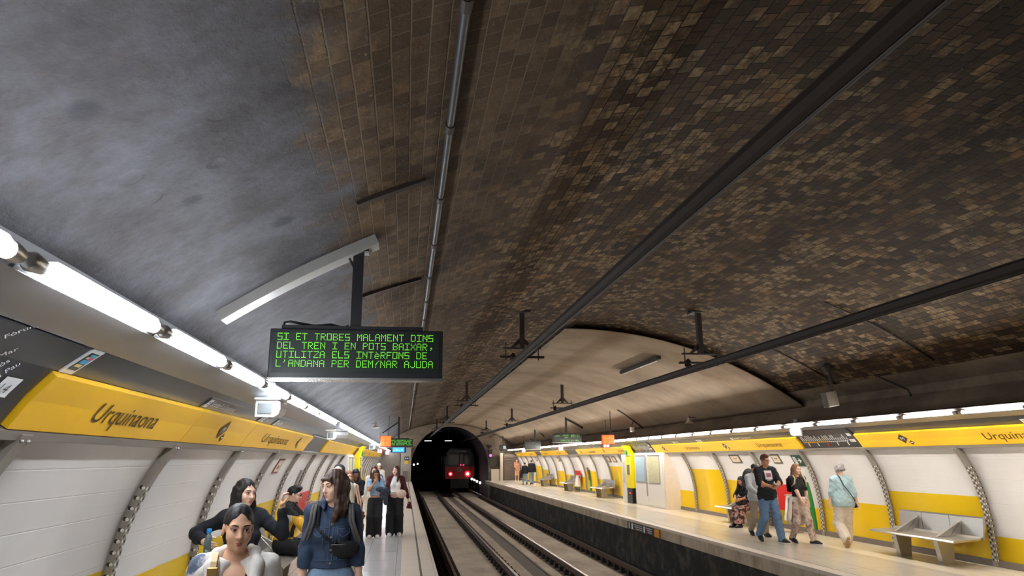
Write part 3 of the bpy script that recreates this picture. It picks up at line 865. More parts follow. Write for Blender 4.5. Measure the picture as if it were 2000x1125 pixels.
# wall notices and the exit sign
def notice(name, label, cat, side, y0, y1, z0, z1, mf, parts, group=None):
    t = wthing(name, label, cat, group)
    mb = MB(); wpatch(mb, side, y0, y1, sz(z0), sz(z1), 0, .012, ns=3); mb.build('frame', mf, t)
    for (nm, a, b, c, d, m) in parts:
        mb = MB(); ly, ls0, ls1 = y1 - y0, sz(z0), sz(z1)
        wrect(mb, side, y0 + ly*a, y0 + ly*b, ls0 + (ls1-ls0)*c, ls0 + (ls1-ls0)*d, 0, .015); mb.build(nm, m, t)
    return t
M_NOT = mat('dark notice frame', srgb(84, 70, 58), 0.5); M_PAP = mat('cream paper print', srgb(222, 206, 180), 0.6, var=0.25, vscale=20)
M_NOTR = mat('maroon notice frame', srgb(122, 62, 56), 0.5); M_FIG = mat('brown printed figure', srgb(150, 84, 60), 0.6, var=.2)
notice('wall_notice', 'dark framed cream notice high on the white panel left of the seated man', 'notice', -1, 11.75, 12.25, 1.50, 1.72, M_NOTR, [('print', .1, .9, .12, .9, M_PAP), ('figure', .35, .65, .3, .7, M_FIG)])
notice('wall_notice', 'dark framed notice on the wall left of the man in the black T-shirt', 'notice', 1, 18.45, 19.05, 1.53, 1.74, M_NOT, [('print', .1, .9, .12, .88, M_PAP), ('figure', .3, .7, .35, .6, M_FIG)])
notice('wall_notice', 'dark framed notice on the wall just behind the black T-shirt man', 'notice', 1, 16.35, 16.75, 1.53, 1.74, M_NOT, [('print', .1, .9, .12, .88, M_PAP), ('figure', .3, .7, .35, .6, M_FIG)])
for (y, lb) in ((31.0, 'left one of two small dark notices beside the yellow totem'), (30.1, 'right one of two small dark notices beside the yellow totem'), (41.6, 'small dark notice above the middle far bench'), (48.9, 'small dark notice by the far couple')):
    notice('wall_notice', lb, 'notice', 1, y, y + .6, 1.5, 1.74, M_NOT, [('print', .25, .8, .15, .85, M_PAP)])
t = notice('exit_sign', 'green exit sign with white running figure and arrow above the tie-dye trousers woman', 'sign', 1, 15.40, 15.82, 1.48, 1.715, mat('deep green sign', srgb(28, 72, 48), 0.4), [])
mb = MB(); s0, s1 = sz(1.50), sz(1.70); hh = s1 - s0
wrect(mb, 1, 15.64, 15.76, s0 + .02, s1 - .02, 0, .016)
ya = 15.50
wrect(mb, 1, 15.49, 15.60, s0 + hh*.44, s0 + hh*.56, 0, .016)
mb.add([wpt(1, 15.44, s0 + hh*.5, .016), wpt(1, 15.52, s0 + hh*.78, .016), wpt(1, 15.55, s0 + hh*.70, .016), wpt(1, 15.50, s0 + hh*.5, .016), wpt(1, 15.55, s0 + hh*.30, .016), wpt(1, 15.52, s0 + hh*.22, .016)], [(0, 1, 2, 3), (0, 3, 4, 5)], 0)
disc(mb, 1, 15.69, s0 + hh*.72, .016, 1, .019); wrect(mb, 1, 15.685, 15.71, s0 + hh*.35, s0 + hh*.64, 1, .019)
mb.build('running_figure', [M_WINK, mat('deep green sign', (0, 0, 0))], t)
notice('fire_notice', 'grey vertical notice strip beside the red help point', 'notice', -1, 15.0, 15.25, 1.15, 1.5, M_GREY, [])
notice('wall_notice', 'long narrow grey notice high on the near wall past the cream one', 'notice', -1, 15.72, 15.86, 1.40, 1.80, M_GREY, [('print', .2, .8, .1, .9, M_PAP)])
# ---------------------------------------------------------------- overhead conductor rails, hangers, pipes and boxes on the vault
def conductor(x, z, label):
    t = thing('overhead_conductor_rail', label, 'conductor rail', (0, 0, 0), 0, 'overhead conductor rails')
    mb = MB(); p = [(-.055, .055), (.055, .055), (.055, .047), (.018, .043), (.022, -.02), (.032, -.05), (.012, -.055), (.006, -.045), (-.006, -.045), (-.012, -.055), (-.032, -.05), (-.022, -.02), (-.018, .043), (-.055, .047)]
    mb.extr([(x + a, z + b) for a, b in p], -2, 100, 0); mb.build('profile_bar', M_DKMET, t)
    mb = MB(); mb.tube([(x, -2, z - .058), (x, 100, z - .058)], .008, 6); mb.build('contact_wire', M_DKMET, t)
    return t
conductor(1.95, 3.40, 'thick dark conductor rail crossing the brick vault over the near track')
conductor(5.05, 3.22, 'thinner looking dark conductor rail over the opposite track')
def hanger(x, xr, zr, label, proto=[None], y=0):
    zt = vault_z(x) + .02
    t = thing('rail_hanger', label, 'hanger', (0, y, 0), 0, 'dark hangers of the conductor rails')
    zb = zr + .30
    mb = MB(); mb.box((x - .15, -.15, zt - .04), (x + .15, .15, zt - .0), bev=.01); mb.build('ceiling_plate', M_DKMET, t)
    mb = MB(); mb.box((x - .045, -.045, zb + .02), (x + .045, .045, zt - .03)); mb.build('post', M_DKMET, t)
    for s in (-1, 1):
        mb = MB(); mb.prism([(x + s*.04, -.02, zb + .20), (x + s*.20, -.02, zb + .03), (x + s*.20, -.02, zb - .005), (x + s*.04, -.02, zb + .09)], (0, .04, 0)); mb.build('brace', M_DKMET, t)
    mb = MB(); mb.box((x - .36, -.03, zb - .01), (x + .36, .03, zb + .02)); mb.build('upper_crossbar', M_DKMET, t)
    mb = MB(); mb.box((x - .42, -.03, zr + .12), (x + .42, .03, zr + .16)); mb.build('lower_crossbar', M_DKMET, t)
    for s in (-1, 1):
        mb = MB(); mb.tube([(x + s*.31, 0, zr + .08), (x + s*.31, 0, zb + .12)], .011, 6); mb.build('rod', M_DKMET, t)
    mb = MB(); mb.lathe([(.045, zr + .05), (.07, zr + .075), (.05, zr + .10), (.075, zr + .125), (.02, zr + .20)], (xr, 0, .012), 'z', 12); mb.build('insulator', M_DKMET, t, smooth=True)
    return t
for i, y in enumerate((13.1, 25.6, 38.0, 50.5)):
    hanger(2.12, 1.95, 3.40, '%s dark hanger from the camera on the near track conductor rail' % ordn(i), y=y)
for i, y in enumerate((12.3, 24.2, 36.2, 48.0)):
    hanger(5.30, 5.05, 3.22, '%s dark hanger from the camera on the opposite track conductor rail' % ordn(i), y=y)
# pipe along the vault with couplings
t = thing('ceiling_pipe', 'dark jointed pipe running along the brick vault left of the thick conductor rail', 'pipe')
px = .24; pz = vault_z(px) - .035
mb = MB(); mb.tube([(px, y, pz) for y in (-3, 4, 10, 20, 40, 57.5)], .026, 10); mb.build('tube', mat('dull grey pipe', srgb(58, 56, 58), 0.45, 0.3, var=0.25, vscale=1.5), t, smooth=True)
for i in range(24):
    y = 3.05 + i * 1.36
    mb = MB(); mb.lathe([(.034, -.05), (.034, .05)], (px, y, pz), 'y', 10); mb.box((px - .012, y - .012, pz), (px + .012, y + .012, pz + .05)); mb.build('coupling', M_DKMET, t)
# flat dark bars fixed across the vault
def bar(x0, x1, y0, y1, label, r=VR, w=.035, group=None):
    t = thing('vault_bar', label, 'bar', (0, 0, 0), 0, group)
    n = 8; a = []; b = []
    pts0 = [vpt(x0 + (x1 - x0)*i/n, y0 + (y1 - y0)*i/n, r, .0) for i in range(n + 1)]
    pts1 = [vpt(x0 + (x1 - x0)*i/n, y0 + (y1 - y0)*i/n, r, .03) for i in range(n + 1)]
    d = (pts0[-1] - pts0[0]).normalized(); sd = d.cross(Vector((0, 0, 1))).normalized() * w
    vs = []; fs = []
    for p, q in zip(pts0, pts1): vs += [p - sd, p + sd, q + sd, q - sd]
    for i in range(n):
        for k in range(4): fs.append((4*i + k, 4*i + (k+1) % 4, 4*i + 4 + (k+1) % 4, 4*i + 4 + k))
    fs += [(0, 1, 2, 3), (4*n+3, 4*n+2, 4*n+1, 4*n)]
    mb = MB(); mb.add(vs, fs); mb.build('strip', M_DKMET, t)
    return t
bar(-.42, .10, 5.28, 5.28, 'short dark bar above the sign arm, touching the jointed pipe')
bar(-.62, .12, 8.2, 8.5, 'short dark bar behind the pole of the large message sign')
o = thing('ceiling_strip_light', 'unlit dark strip fitting on the smooth plaster lining', 'strip light')
mb = MB(); z = vault_z(5.82, 8.86) - .05; mb.box((5.76, 15.9, z - .06), (5.88, 18.9, z + .03), bev=.02); mb.build('housing', M_DKMET, o)
mb = MB(); mb.box((5.79, 16.0, z - .075), (5.85, 18.8, z - .055), bev=.008); mb.build('diffuser', mat('dusty tube cover', srgb(92, 80, 66), 0.4), o)
# cable runs across the far haunch of the brick
def cable(pts, label, r=.015):
    t = thing('vault_cable', label, 'cable', (0, 0, 0), 0, 'thin cables on the vault')
    mb = MB(); mb.tube(pts, r, 6); mb.build('run', M_DKMET, t)
cable([vpt(6.35 + .26*i, 9.9 + .02*i, VR, .02) for i in range(8)], 'dark cable down the brick haunch above the grey-haired woman')
cable([vpt(6.9 + .2*i, 12.9, VR, .02) for i in range(8)], 'dark cable down the brick beside the hanging grey box')
cable([Vector((8.29, 11.6, 3.06)), Vector((8.44, 11.5, 2.95)), Vector((8.61, 11.3, 2.80)), Vector((8.58, 11.2, 2.66))], 'dark cable down the sooty side plaster above the bench')
# hanging speaker box near the lining edge
t = thing('hanging_speaker_box', 'grey box speaker hanging from a dark bracket under the right brick haunch', 'speaker', (7.80, 12.3, 0))
zt = vault_z(7.86)
mb = MB(); mb.box((-.02, -.02, 2.86), (.03, .02, zt + .02)); mb.box((-.12, -.06, zt - .06), (.14, .06, zt + .05), rot=Matrix.Rotation(-.5, 3, 'Y')); mb.build('bracket', M_DKMET, t)
mb = MB(); mb.box((-.13, -.05, 2.58), (.09, .13, 2.86), bev=.01, rot=Matrix.Rotation(-.15, 3, 'Y')); mb.build('case', mat('drab grey case', srgb(78, 69, 58), 0.5), t)
# small horn speakers on the vault haunches
def horn(x, y, r, label, flip=1):
    z = vault_z(x, r) - .10
    t = thing('horn_loudspeaker', label, 'loudspeaker', (x, y, z - .12), 0, 'pale round loudspeakers')
    mb = MB(); mb.lathe([(.04, .10), (.06, .03), (.13, -.05), (.15, -.06), (.12, -.05), (.03, .0)], (0, 0, 0), 'z', 16); mb.build('bell', mat('pale beige horn', srgb(200, 188, 168), 0.5), t, smooth=True)
    mb = MB(); mb.box((-.02, -.02, .09), (.02, .02, .16)); mb.tube([(0, 0, .12), (flip*.25, 0, .08), (flip*.5, 0, -.02)], .012, 6); mb.build('bracket', M_GREY, t)
horn(-1.18, 29.6, VR, 'pale round loudspeaker on the vault left of the distant orange sign', -1)
horn(8.25, 20.3, 8.86, 'white double horn loudspeaker on the smooth lining above the station name', 1)
horn(8.15, 38.0, 8.86, 'pale horn loudspeaker right of the distant countdown sign', 1)
horn(8.15, 47.5, 8.86, 'pale horn loudspeaker beside the blank black display', 1)
# arched conduits with drop boxes over the opposite platform
t = thing('curved_conduit', 'thin dark curved conduit with a dangling white box on the smooth lining', 'conduit')
mb = MB(); mb.tube([vpt(7.5 + .13*i, 25.0 + .05*i, 8.86, .02) for i in range(9)], .02, 6); mb.build('run', M_DKMET, t)
mb = MB(); mb.tube([Vector((8.1, 25.1, vault_z(8.1, 8.86) - .03)), Vector((8.02, 25.05, 2.85)), Vector((8.0, 25.0, 2.72))], .012, 6); mb.build('drop_cable', M_DKMET, t)
mb = MB(); mb.box((7.93, 24.95, 2.58), (8.07, 25.07, 2.75), bev=.01); mb.build('drop_box', M_CAB, t)
t = thing('curved_conduit', 'thin dark curved conduit on the end wall above the signal', 'conduit')
mb = MB(); mb.tube([(6.6, 57.85, 3.3), (7.0, 57.85, 3.55), (7.5, 57.85, 3.5), (8.0, 57.85, 3.25), (8.7, 57.85, 2.7)], .03, 6); mb.build('run', M_DKMET, t)

# ---------------------------------------------------------------- dot matrix signs
DOT = {
 'A': '01110 10001 10001 11111 10001 10001 10001', 'B': '11110 10001 10001 11110 10001 10001 11110', 'C': '01110 10001 10000 10000 10000 10001 01110',
 'D': '11110 10001 10001 10001 10001 10001 11110', 'E': '11111 10000 10000 11110 10000 10000 11111', 'F': '11111 10000 10000 11110 10000 10000 10000',
 'I': '11111 00100 00100 00100 00100 00100 11111', 'J': '00001 00001 00001 00001 00001 10001 01110', 'L': '10000 10000 10000 10000 10000 10000 11111',
 'M': '10001 11011 10101 10101 10001 10001 10001', 'N': '10001 11001 10101 10101 10011 10001 10001', 'O': '11111 10001 10001 10001 10001 10001 11111',
 'P': '11110 10001 10001 11110 10000 10000 10000', 'R': '11110 10001 10001 11110 10100 10010 10001', 'S': '11111 10000 10000 11111 00001 00001 11111',
 'T': '11111 00100 00100 00100 00100 00100 00100', 'U': '10001 10001 10001 10001 10001 10001 11111', 'V': '10001 10001 10001 10001 01010 01010 00100',
 'X': '10001 10001 01010 00100 01010 10001 10001', 'Z': '11111 00001 00010 00100 01000 10000 11111', 'e': '01000 00100 01110 10001 11111 10000 01110',
 ',': '00000 00000 00000 00000 00110 00010 00100', "'": '00100 00100 01000 00000 00000 00000 00000', 'a': '00001 00010 00100 01100 01000 00000 01000',
 '0': '01110 10001 10011 10101 11001 10001 01110', '1': '00100 01100 00100 00100 00100 00100 01110', '3': '11110 00001 00001 01110 00001 00001 11110', ':': '00000 00100 00100 00000 00100 00100 00000', ' ': '0 0 0 0 0 0 0'}
def dots(mb, s, x, z, y, px, pz, fill=.55):
    for ch in s:
        for r, row in enumerate(DOT.get(ch, DOT[' ']).split()):
            for c, b in enumerate(row):
                if b == '1':
                    a, q = x + c*px, z - r*pz
                    mb.add([(a, y, q), (a + px*fill, y, q), (a + px*fill, y, q - pz*fill), (a, y, q - pz*fill)], [(0, 1, 2, 3)])
        x += 6 * px
LED_G = emit('green LED', (0.22, 1.0, 0.05), 1.5)
M_SCR = mat('dark sign glass', srgb(40, 44, 42), 0.25, var=.1)
M_ALU = mat('bare aluminium trim', srgb(176, 172, 168), 0.25, 0.85)
def led_sign(loc, w, h, label, cat='sign', arm=None, lines=(), lit=True, px=None, big=None):
    t = thing('message_sign', label, cat, loc)
    mb = MB(); mb.box((0, 0, 0), (w, .16, h), bev=.008); mb.build('case', M_BLK, t)
    mb = MB(); mb.box((.03, -.006, .045), (w - .03, .002, h - .03)); mb.build('screen', M_SCR, t)
    mb = MB(); mb.box((0, -.012, -.014), (w, .165, .004)); mb.build('bottom_trim', M_ALU, t)
    mb = MB(); mb.box((.06*w, .02, h), (w*.88, .14, h + .035)); mb.build('top_rail', M_BLK, t)
    if lines:
        for (tx, x, z, p, q) in lines: mb = MB(); dots(mb, tx, x, z, -.008, p, q); mb.build('led_text', LED_G, t)
    return t
p = 1.335 / (26 * 6)
t = led_sign((-1.17, 6.25, 2.375), 1.475, .425, 'large hanging black sign with four lines of green dot text', lines=[
    ('SI ET TROBES MALAMENT DINS', .065, .385, p, .0089), ('DEL TREN I EN POTS BAIXAR,', .065, .308, p, .0089),
    ('UTILITZA ELS INTeRFONS DE', .065, .231, p, .0089), ("L'ANDANA PER DEMaNAR AJUDA", .065, .154, p, .0089)])
mb = MB(); mb.box((.665, .03, .46), (.755, .12, 1.23)); mb.build('hanging_pole', M_BLK, t)
mb = MB(); n = 10; xs = [-.45 + 1.30*i/n for i in range(n + 1)]
pa = [vpt(-1.17 + x, 0, VR, .0) for x in xs]; pb = [vpt(-1.17 + x, 0, VR, .09) for x in xs]
for (ya, yb) in ((-.05, .16),):
    vs = []; fs = []
    for a, b in zip(pa, pb):
        for (q, yy) in ((a, ya), (b, ya), (b, yb), (a, yb)): vs.append((q.x + 1.17, yy, q.z - 2.375))
    for i in range(n):
        for k in range(4): fs.append((4*i + k, 4*i + (k+1) % 4, 4*i + 4 + (k+1) % 4, 4*i + 4 + k))
    fs += [(0, 1, 2, 3), (4*n+3, 4*n+2, 4*n+1, 4*n)]; mb.add(vs, fs)
mb.build('vault_channel', mat('pale steel channel', srgb(150, 146, 140), 0.45, 0.3), t)
mb = MB(); mb.box((.60, .0, 1.14), (.80, .15, 1.20)); mb.build('pole_bracket', M_BLK, t)
mb = MB(); mb.tube([(.65, .08, .47), (.60, .08, .45), (.50, .08, .48), (.35, .08, .465), (.15, .08, .50), (.10, .08, .49), (.10, .08, .44)], .013, 6); mb.tube([(.67, .05, 1.0), (.62, .05, 1.10), (.55, .05, 1.12)], .012, 6); mb.build('cable', M_BLK, t)
# far sign over the near platform
q = .0062
t = led_sign((-1.13, 33.0, 2.215), 1.46, .36, 'distant green text sign hanging behind the orange emergency sign, near platform', lines=[
    ('SI ET TROBES MALAMENT DINS', .06, .325, .0087, .0075), ('DEL TREN I EN POTS BAIXAR,', .06, .26, .0087, .0075), ('UTILITZA ELS INTeRFONS DE', .06, .195, .0087, .0075), ("L'ANDANA PER DEMaNAR AJUDA", .06, .13, .0087, .0075)])
mb = MB(); mb.box((.78, .03, .38), (.87, .12, 1.34)); mb.build('hanging_pole', M_BLK, t)
mb = MB(); mb.tube([(.82, .08, 1.12), (.1, .08, .62)], .03, 6); mb.build('brace', M_BLK, t)
# countdown sign over the opposite platform
t = led_sign((6.62, 32.4, 2.37), 1.34, .385, 'distant countdown sign with green digits above the opposite platform', lines=[
    ('LINIA', .09, .325, .0075, .008), ('PROPER', .47, .345, .0075, .008), ('TREN', .53, .255, .0075, .008), ('03:11', .85, .345, .0138, .0155), ('DIRECCIO LA PAU', .36, .12, .0092, .010)])
mb = MB(); mb.box((.60, .03, .41), (.68, .12, vault_z(7.26, 8.86) - 2.36)); mb.build('hanging_pole', M_DKMET, t)
mb = MB(); pts = [vpt(7.26 + .10*i, 0, 8.86, .05) for i in range(9)]
mb.tube([(p_.x - 6.62, .08, p_.z - 2.37) for p_ in pts], .045, 6); mb.build('vault_arm', M_DKMET, t)
t = led_sign((6.96, 42.4, 2.20), .97, .464, 'blank black display hanging over the far end of the opposite platform')
mb = MB(); mb.box((.60, .03, .49), (.68, .12, vault_z(7.60, 8.86) - 2.19)); mb.build('hanging_pole', M_DKMET, t)
mb = MB(); mb.tube([(.64, .08, 1.2), (.9, .08, 1.0), (1.2, .08, .72)], .03, 6); mb.build('vault_arm', M_DKMET, t)
# orange emergency signs
def sos(loc, w, h, label):
    t = thing('emergency_sign', label, 'sign', loc, 0, None)
    mb = MB(); mb.box((0, 0, 0), (w, .12, h), bev=.012); mb.build('case', M_RED, t)
    mb = MB(); mb.box((.02, -.006, .02), (w - .02, .002, h - .02)); mb.build('lit_face', emit('lit orange face', (1.0, .17, .015), 1.15), t)
    mb = MB(); hh = h * .2
    for i, c in enumerate('SOS'):
        put_text(mb, c, hh, lambda x, y, i=i: Vector((w*.46 + x - text_w(c, hh) / 2, -.010, h*.68 - i * h*.27 + y)))
    mb.build('lettering', mat('dark red lettering', srgb(120, 16, 8), 0.5), t)
    mb = MB(); zt = vault_z(loc[0] + w*.75, 8.86 if loc[0] > 3.3 else VR) - loc[2] + .01; mb.tube([(w*.75, .06, h), (w*.75, .06, zt)], .012, 6); mb.build('hanger', M_BLK, t)
    return t
sos((-1.05, 31.0, 2.21), .46, .45, 'lit orange emergency sign hanging over the near platform')
sos((7.15, 26.0, 2.156), .475, .356, 'lit orange emergency sign hanging above the opposite yellow totem')
# blue screen
t = thing('information_screen', 'lit blue information screen under the distant green text sign', 'screen', (-.66, 36.0, 2.0))
mb = MB(); mb.box((0, 0, 0), (.70, .10, .28), bev=.01); mb.build('case', M_BLK, t)
mb = MB(); mb.box((.05, -.005, .03), (.62, .002, .25)); mb.build('lit_screen', emit('lit blue screen', (.05, .33, 1.0), 1.6), t)
mb = MB()
for k in range(4): mb.box((.10 + k*.12, -.008, .10), (.17 + k*.12, -.004, .13 + .03*(k % 2)))
mb.build('screen_figures', emit('pale blue screen figures', (.45, .75, 1.0), 1.3), t)
mb = MB(); mb.box((.3, .04, .28), (.36, .08, 1.6)); mb.build('hanger', M_BLK, t)
# small lit red exit boxes
for (x, y, z, lb) in ((-1.5, 40.0, 2.0, 'small lit red and white box sign hanging past the near orange sign'), (-1.25, 47.0, 1.96, 'farther small lit red and white box sign, near platform'),
                      (7.74, 28.0, 2.06, 'small lit white and red box sign below the opposite orange sign'), (7.72, 36.5, 2.03, 'small lit red box sign between the two opposite hanging displays'), (7.7, 48.2, 2.05, 'farthest small lit box sign, opposite platform')):
    t = thing('lit_box_sign', lb, 'sign', (x, y, z), 0, 'small lit box signs')
    mb = MB(); mb.box((0, 0, 0), (.28, .10, .24), bev=.01); mb.build('case', mat('red plastic case', srgb(170, 40, 36), .4), t)
    for k in (0, 1):
        mb = MB(); mb.box((.03 + k*.12, -.005, .03), (.12 + k*.12, .002, .21)); mb.build('lit_panel', emit('lit pinkish panel', (1.0, .72, .66), 2.2), t)
    mb = MB(); mb.tube([(.14, .05, .24), (.14, .05, vault_z(x + .14, 8.86 if x > 3.3 else VR) - z + .01)], .01, 6); mb.build('hanger', M_BLK, t)

# ---------------------------------------------------------------- white platform monitors under the lamps
def monitor(x, y, z, sc, label, dark=True, yaw=0.0):
    t = thing('platform_monitor', label, 'monitor', (x, y, z), yaw, 'white platform monitors')
    S = lambda *a: tuple(k * sc for k in a)
    mb = MB()
    prof = [(-.09, 0), (.06, -.005), (.10, .02), (.115, .07), (.11, .125), (.07, .145), (-.09, .14)]
    vs = [Vector((a, -.10, b)) * sc for a, b in prof] + [Vector((a * .85 + .02, .20, b * .9 + .012)) * sc for a, b in prof]
    n = len(prof); mb.add(vs, [tuple(range(n)), tuple(range(2*n - 1, n - 1, -1))] + [(k, (k+1) % n, n + (k+1) % n, n + k) for k in range(n)])
    mb.build('case', M_WPL, t)
    mb = MB(); mb.box(S(-.072, -.106, .022), S(.045, -.099, .112), bev=.004); mb.build('screen', mat('grey monitor glass', srgb(128, 132, 134), 0.25), t)
    mb = MB(); mb.box(S(-.10, -.13, .14), S(.12, .20, .158), bev=.004); mb.build('visor', M_WPL, t)
    mb = MB(); mb.box(S(-.02, .02, .15), S(.03, .08, .30)); mb.build('bracket', M_COWL, t)
    return t
monitor(-1.23, 6.75, 2.075, 1.05, 'white boxy monitor with grey screen under the near lamps, closest to the camera')
monitor(-1.18, 12.6, 2.03, 1.0, 'second white monitor under the near lamps, past the yellow band end', yaw=-.6)
monitor(-1.20, 27.0, 2.05, 1.1, 'distant white monitor under the near lamps beside the yellow totem')
t = monitor(8.12, 14.2, 2.10, 1.15, 'white monitor hanging under the opposite lamps above the exit sign', yaw=2.6)
# ---------------------------------------------------------------- steel benches
def bench_proto(label, grp):
    """local frame: seat faces -X, length along Y, origin on the floor under the middle"""
    t = thing('steel_bench', label, 'bench', (0, 0, 0), 0, grp)
    mb = MB(); mb.prism([(-.27, -1.02, .385), (-.26, -1.02, .37), (.20, -1.02, .405), (.24, -1.02, .44), (.235, -1.02, .455), (.19, -1.02, .425), (-.25, -1.02, .405)], (0, 2.04, 0)); mb.build('seat', M_STEEL, t)
    mb = MB(); mb.prism([(.30, -.97, .40), (.325, -.97, .40), (.385, -.97, .72), (.40, -.97, .735), (.34, -.97, .745), (.345, -.97, .72)], (0, 1.94, 0)); mb.build('backrest', M_STEEL, t)
    for y in (-.52, .48):
        mb = MB(); mb.prism([(-.13, y, .415), (.10, y, .43), (.325, y, .66), (.30, y, .64)], (0, .05, 0)); mb.prism([(.10, y, .42), (.27, y, .43), (.335, y, .62), (.30, y, .62)], (0, .05, 0)); mb.build('gusset', M_STEEL, t)
        mb = MB(); mb.prism([(-.10, y - .02, 0), (.10, y - .02, 0), (.14, y - .02, .40), (-.16, y - .02, .38)], (0, .10, 0)); mb.build('leg', M_STEEL, t)
    for y in (-.3, .35):
        mb = MB(); mb.box((.297, y - .004, .40), (.299, y + .004, .73)); mb.build('backrest_seam', M_DKMET, t)
    return t
GB = 'steel benches of the opposite platform'
bn = bench_proto('nearest steel bench, empty, in front of a tall yellow panel at the picture edge', GB); bn.location = (8.62, 11.45, 0)
for (y, lb) in ((18.15, 'steel bench with a seated woman in a patterned skirt'), (31.7, 'empty steel bench just past the yellow totem'), (38.35, 'empty steel bench beside the far red litter bin'), (45.2, 'farthest steel bench, next to the couple holding hands')):
    dup(bn, (8.62, y, 0), 0, lb)
dup(bn, (-1.73, 10.75, 0), PI, 'steel bench on the near platform under the man in yellow', 'steel benches of the near platform')

# ---------------------------------------------------------------- litter bins: red curved board, steel stand and hanging pale bag
M_BAG = mat('thin white bin bag', srgb(226, 222, 214), 0.35, var=0.1, vscale=14, bump=0.5, bscale=18)
def bag_mesh(c, w, h, seed=0):
    n, m = 18, 10; vs = []; fs = []; rg = random.Random(seed); ph = [rg.uniform(0, 6) for _ in range(4)]
    for j in range(m + 1):
        t = j / m
        rr = w * (.42 + .75 * t ** .8 - .55 * max(0, t - .82) * 4 * max(0, t - .82))
        if j == m: rr = w * .25
        for i in range(n):
            a = 2 * PI * i / n
            k = 1 + .10 * math.sin(5*a + ph[0]) * (1 - .5*t) + .07 * math.sin(3*a + 4*t + ph[1])
            vs.append((c[0] + rr * k * math.cos(a) * .7, c[1] + rr * k * math.sin(a), c[2] - h * t))
    for j in range(m):
        for i in range(n): fs.append((j*n + i, j*n + (i+1) % n, (j+1)*n + (i+1) % n, (j+1)*n + i))
    fs += [tuple(range(n)), tuple(m*n + i for i in range(n))[::-1]]
    return vs, fs
def litter_bin(side, y0, y1, label, bag_y):
    t = thing('litter_bin', label, 'litter bin', (0, 0, 0), 0, 'litter bins with red boards')
    mb = MB(); wpatch(mb, side, y0, y1, sz(.44), sz(1.06), .09, .115, ns=8); mb.build('red_board', M_RED, t, smooth=True)
    mb = MB()
    for s in (.2, .8):
        y = y0 + (y1 - y0) * s
        mb.box(tuple(min(a, b) for a, b in zip(wpt(side, y - .02, sz(.9), .0), wpt(side, y + .02, sz(.95), .10))), tuple(max(a, b) for a, b in zip(wpt(side, y - .02, sz(.9), .0), wpt(side, y + .02, sz(.95), .10))))
    mb.build('wall_bracket', M_STEEL, t)
    c = wpt(side, bag_y, sz(.80), .33)
    mb = MB(); mb.tube([wpt(side, bag_y - .14, sz(.82), .10), (c.x, bag_y - .15, .82), (c.x - side*.12, bag_y, .82), (c.x, bag_y + .15, .82), wpt(side, bag_y + .14, sz(.82), .10)], .012, 6); mb.build('bag_hoop', M_STEEL, t)
    vs, fs = bag_mesh((c.x, bag_y, .83), .20, .62, int(y0)); mb = MB(); mb.add(vs, fs); mb.build('bag', M_BAG, t, smooth=True)
    mb = MB(); mb.box((c.x - .16, bag_y - .16, 0), (c.x + .16, bag_y + .16, .02)); mb.tube([(c.x + side*.14, bag_y, .02), (c.x + side*.16, bag_y, .8)], .018, 6); mb.build('stand', M_STEEL, t)
    return t
litter_bin(1, 15.95, 16.95, 'red litter bin board with white bag behind the tie-dye trousers woman', 15.98)
litter_bin(1, 37.2, 38.3, 'far red litter bin with hanging white bag beside a steel bench', 37.0) 
litter_bin(-1, 15.0, 16.9, 'red litter bin board behind the seated man in yellow', 16.6)
# help strips
def strip(side, y, label, two=False):
    t = thing('help_strip', label, 'wall strip', (0, 0, 0), 0, 'curved green wall strips')
    mb = MB(); n = 10; vs = []; fs = []
    for j in range(n + 1):
        s = .08 + (sz(1.12) - .08) * j / n; w = .13 * (1 - .55 * j / n)
        for off in (.0, .05):
            vs += [wpt(side, y - w, s, off), wpt(side, y + w, s, off)]
    for j in range(n):
        b = 4*j
        for (a, c) in ((2, 3), (1, 0), (0, 2), (3, 1)): fs.append((b + a, b + c, b + 4 + c, b + 4 + a))
    fs += [(0, 1, 3, 2), (4*n, 4*n + 2, 4*n + 3, 4*n + 1)]
    mb.add(vs, fs); mb.build('green_panel', M_GRN, t)
    if two:
        mb = MB(); wpatch(mb, side, y - .12, y + .12, sz(.60), sz(1.24), .05, .08, ns=6); mb.build('brown_cover', mat('brown cover', srgb(96, 70, 40), .5, var=.3, vscale=20), t)
    return t
strip(1, 15.66, 'curved green strip on the wall behind the tie-dye trousers woman')
strip(1, 35.6, 'distant green and brown strip right of the far red litter bin', True)

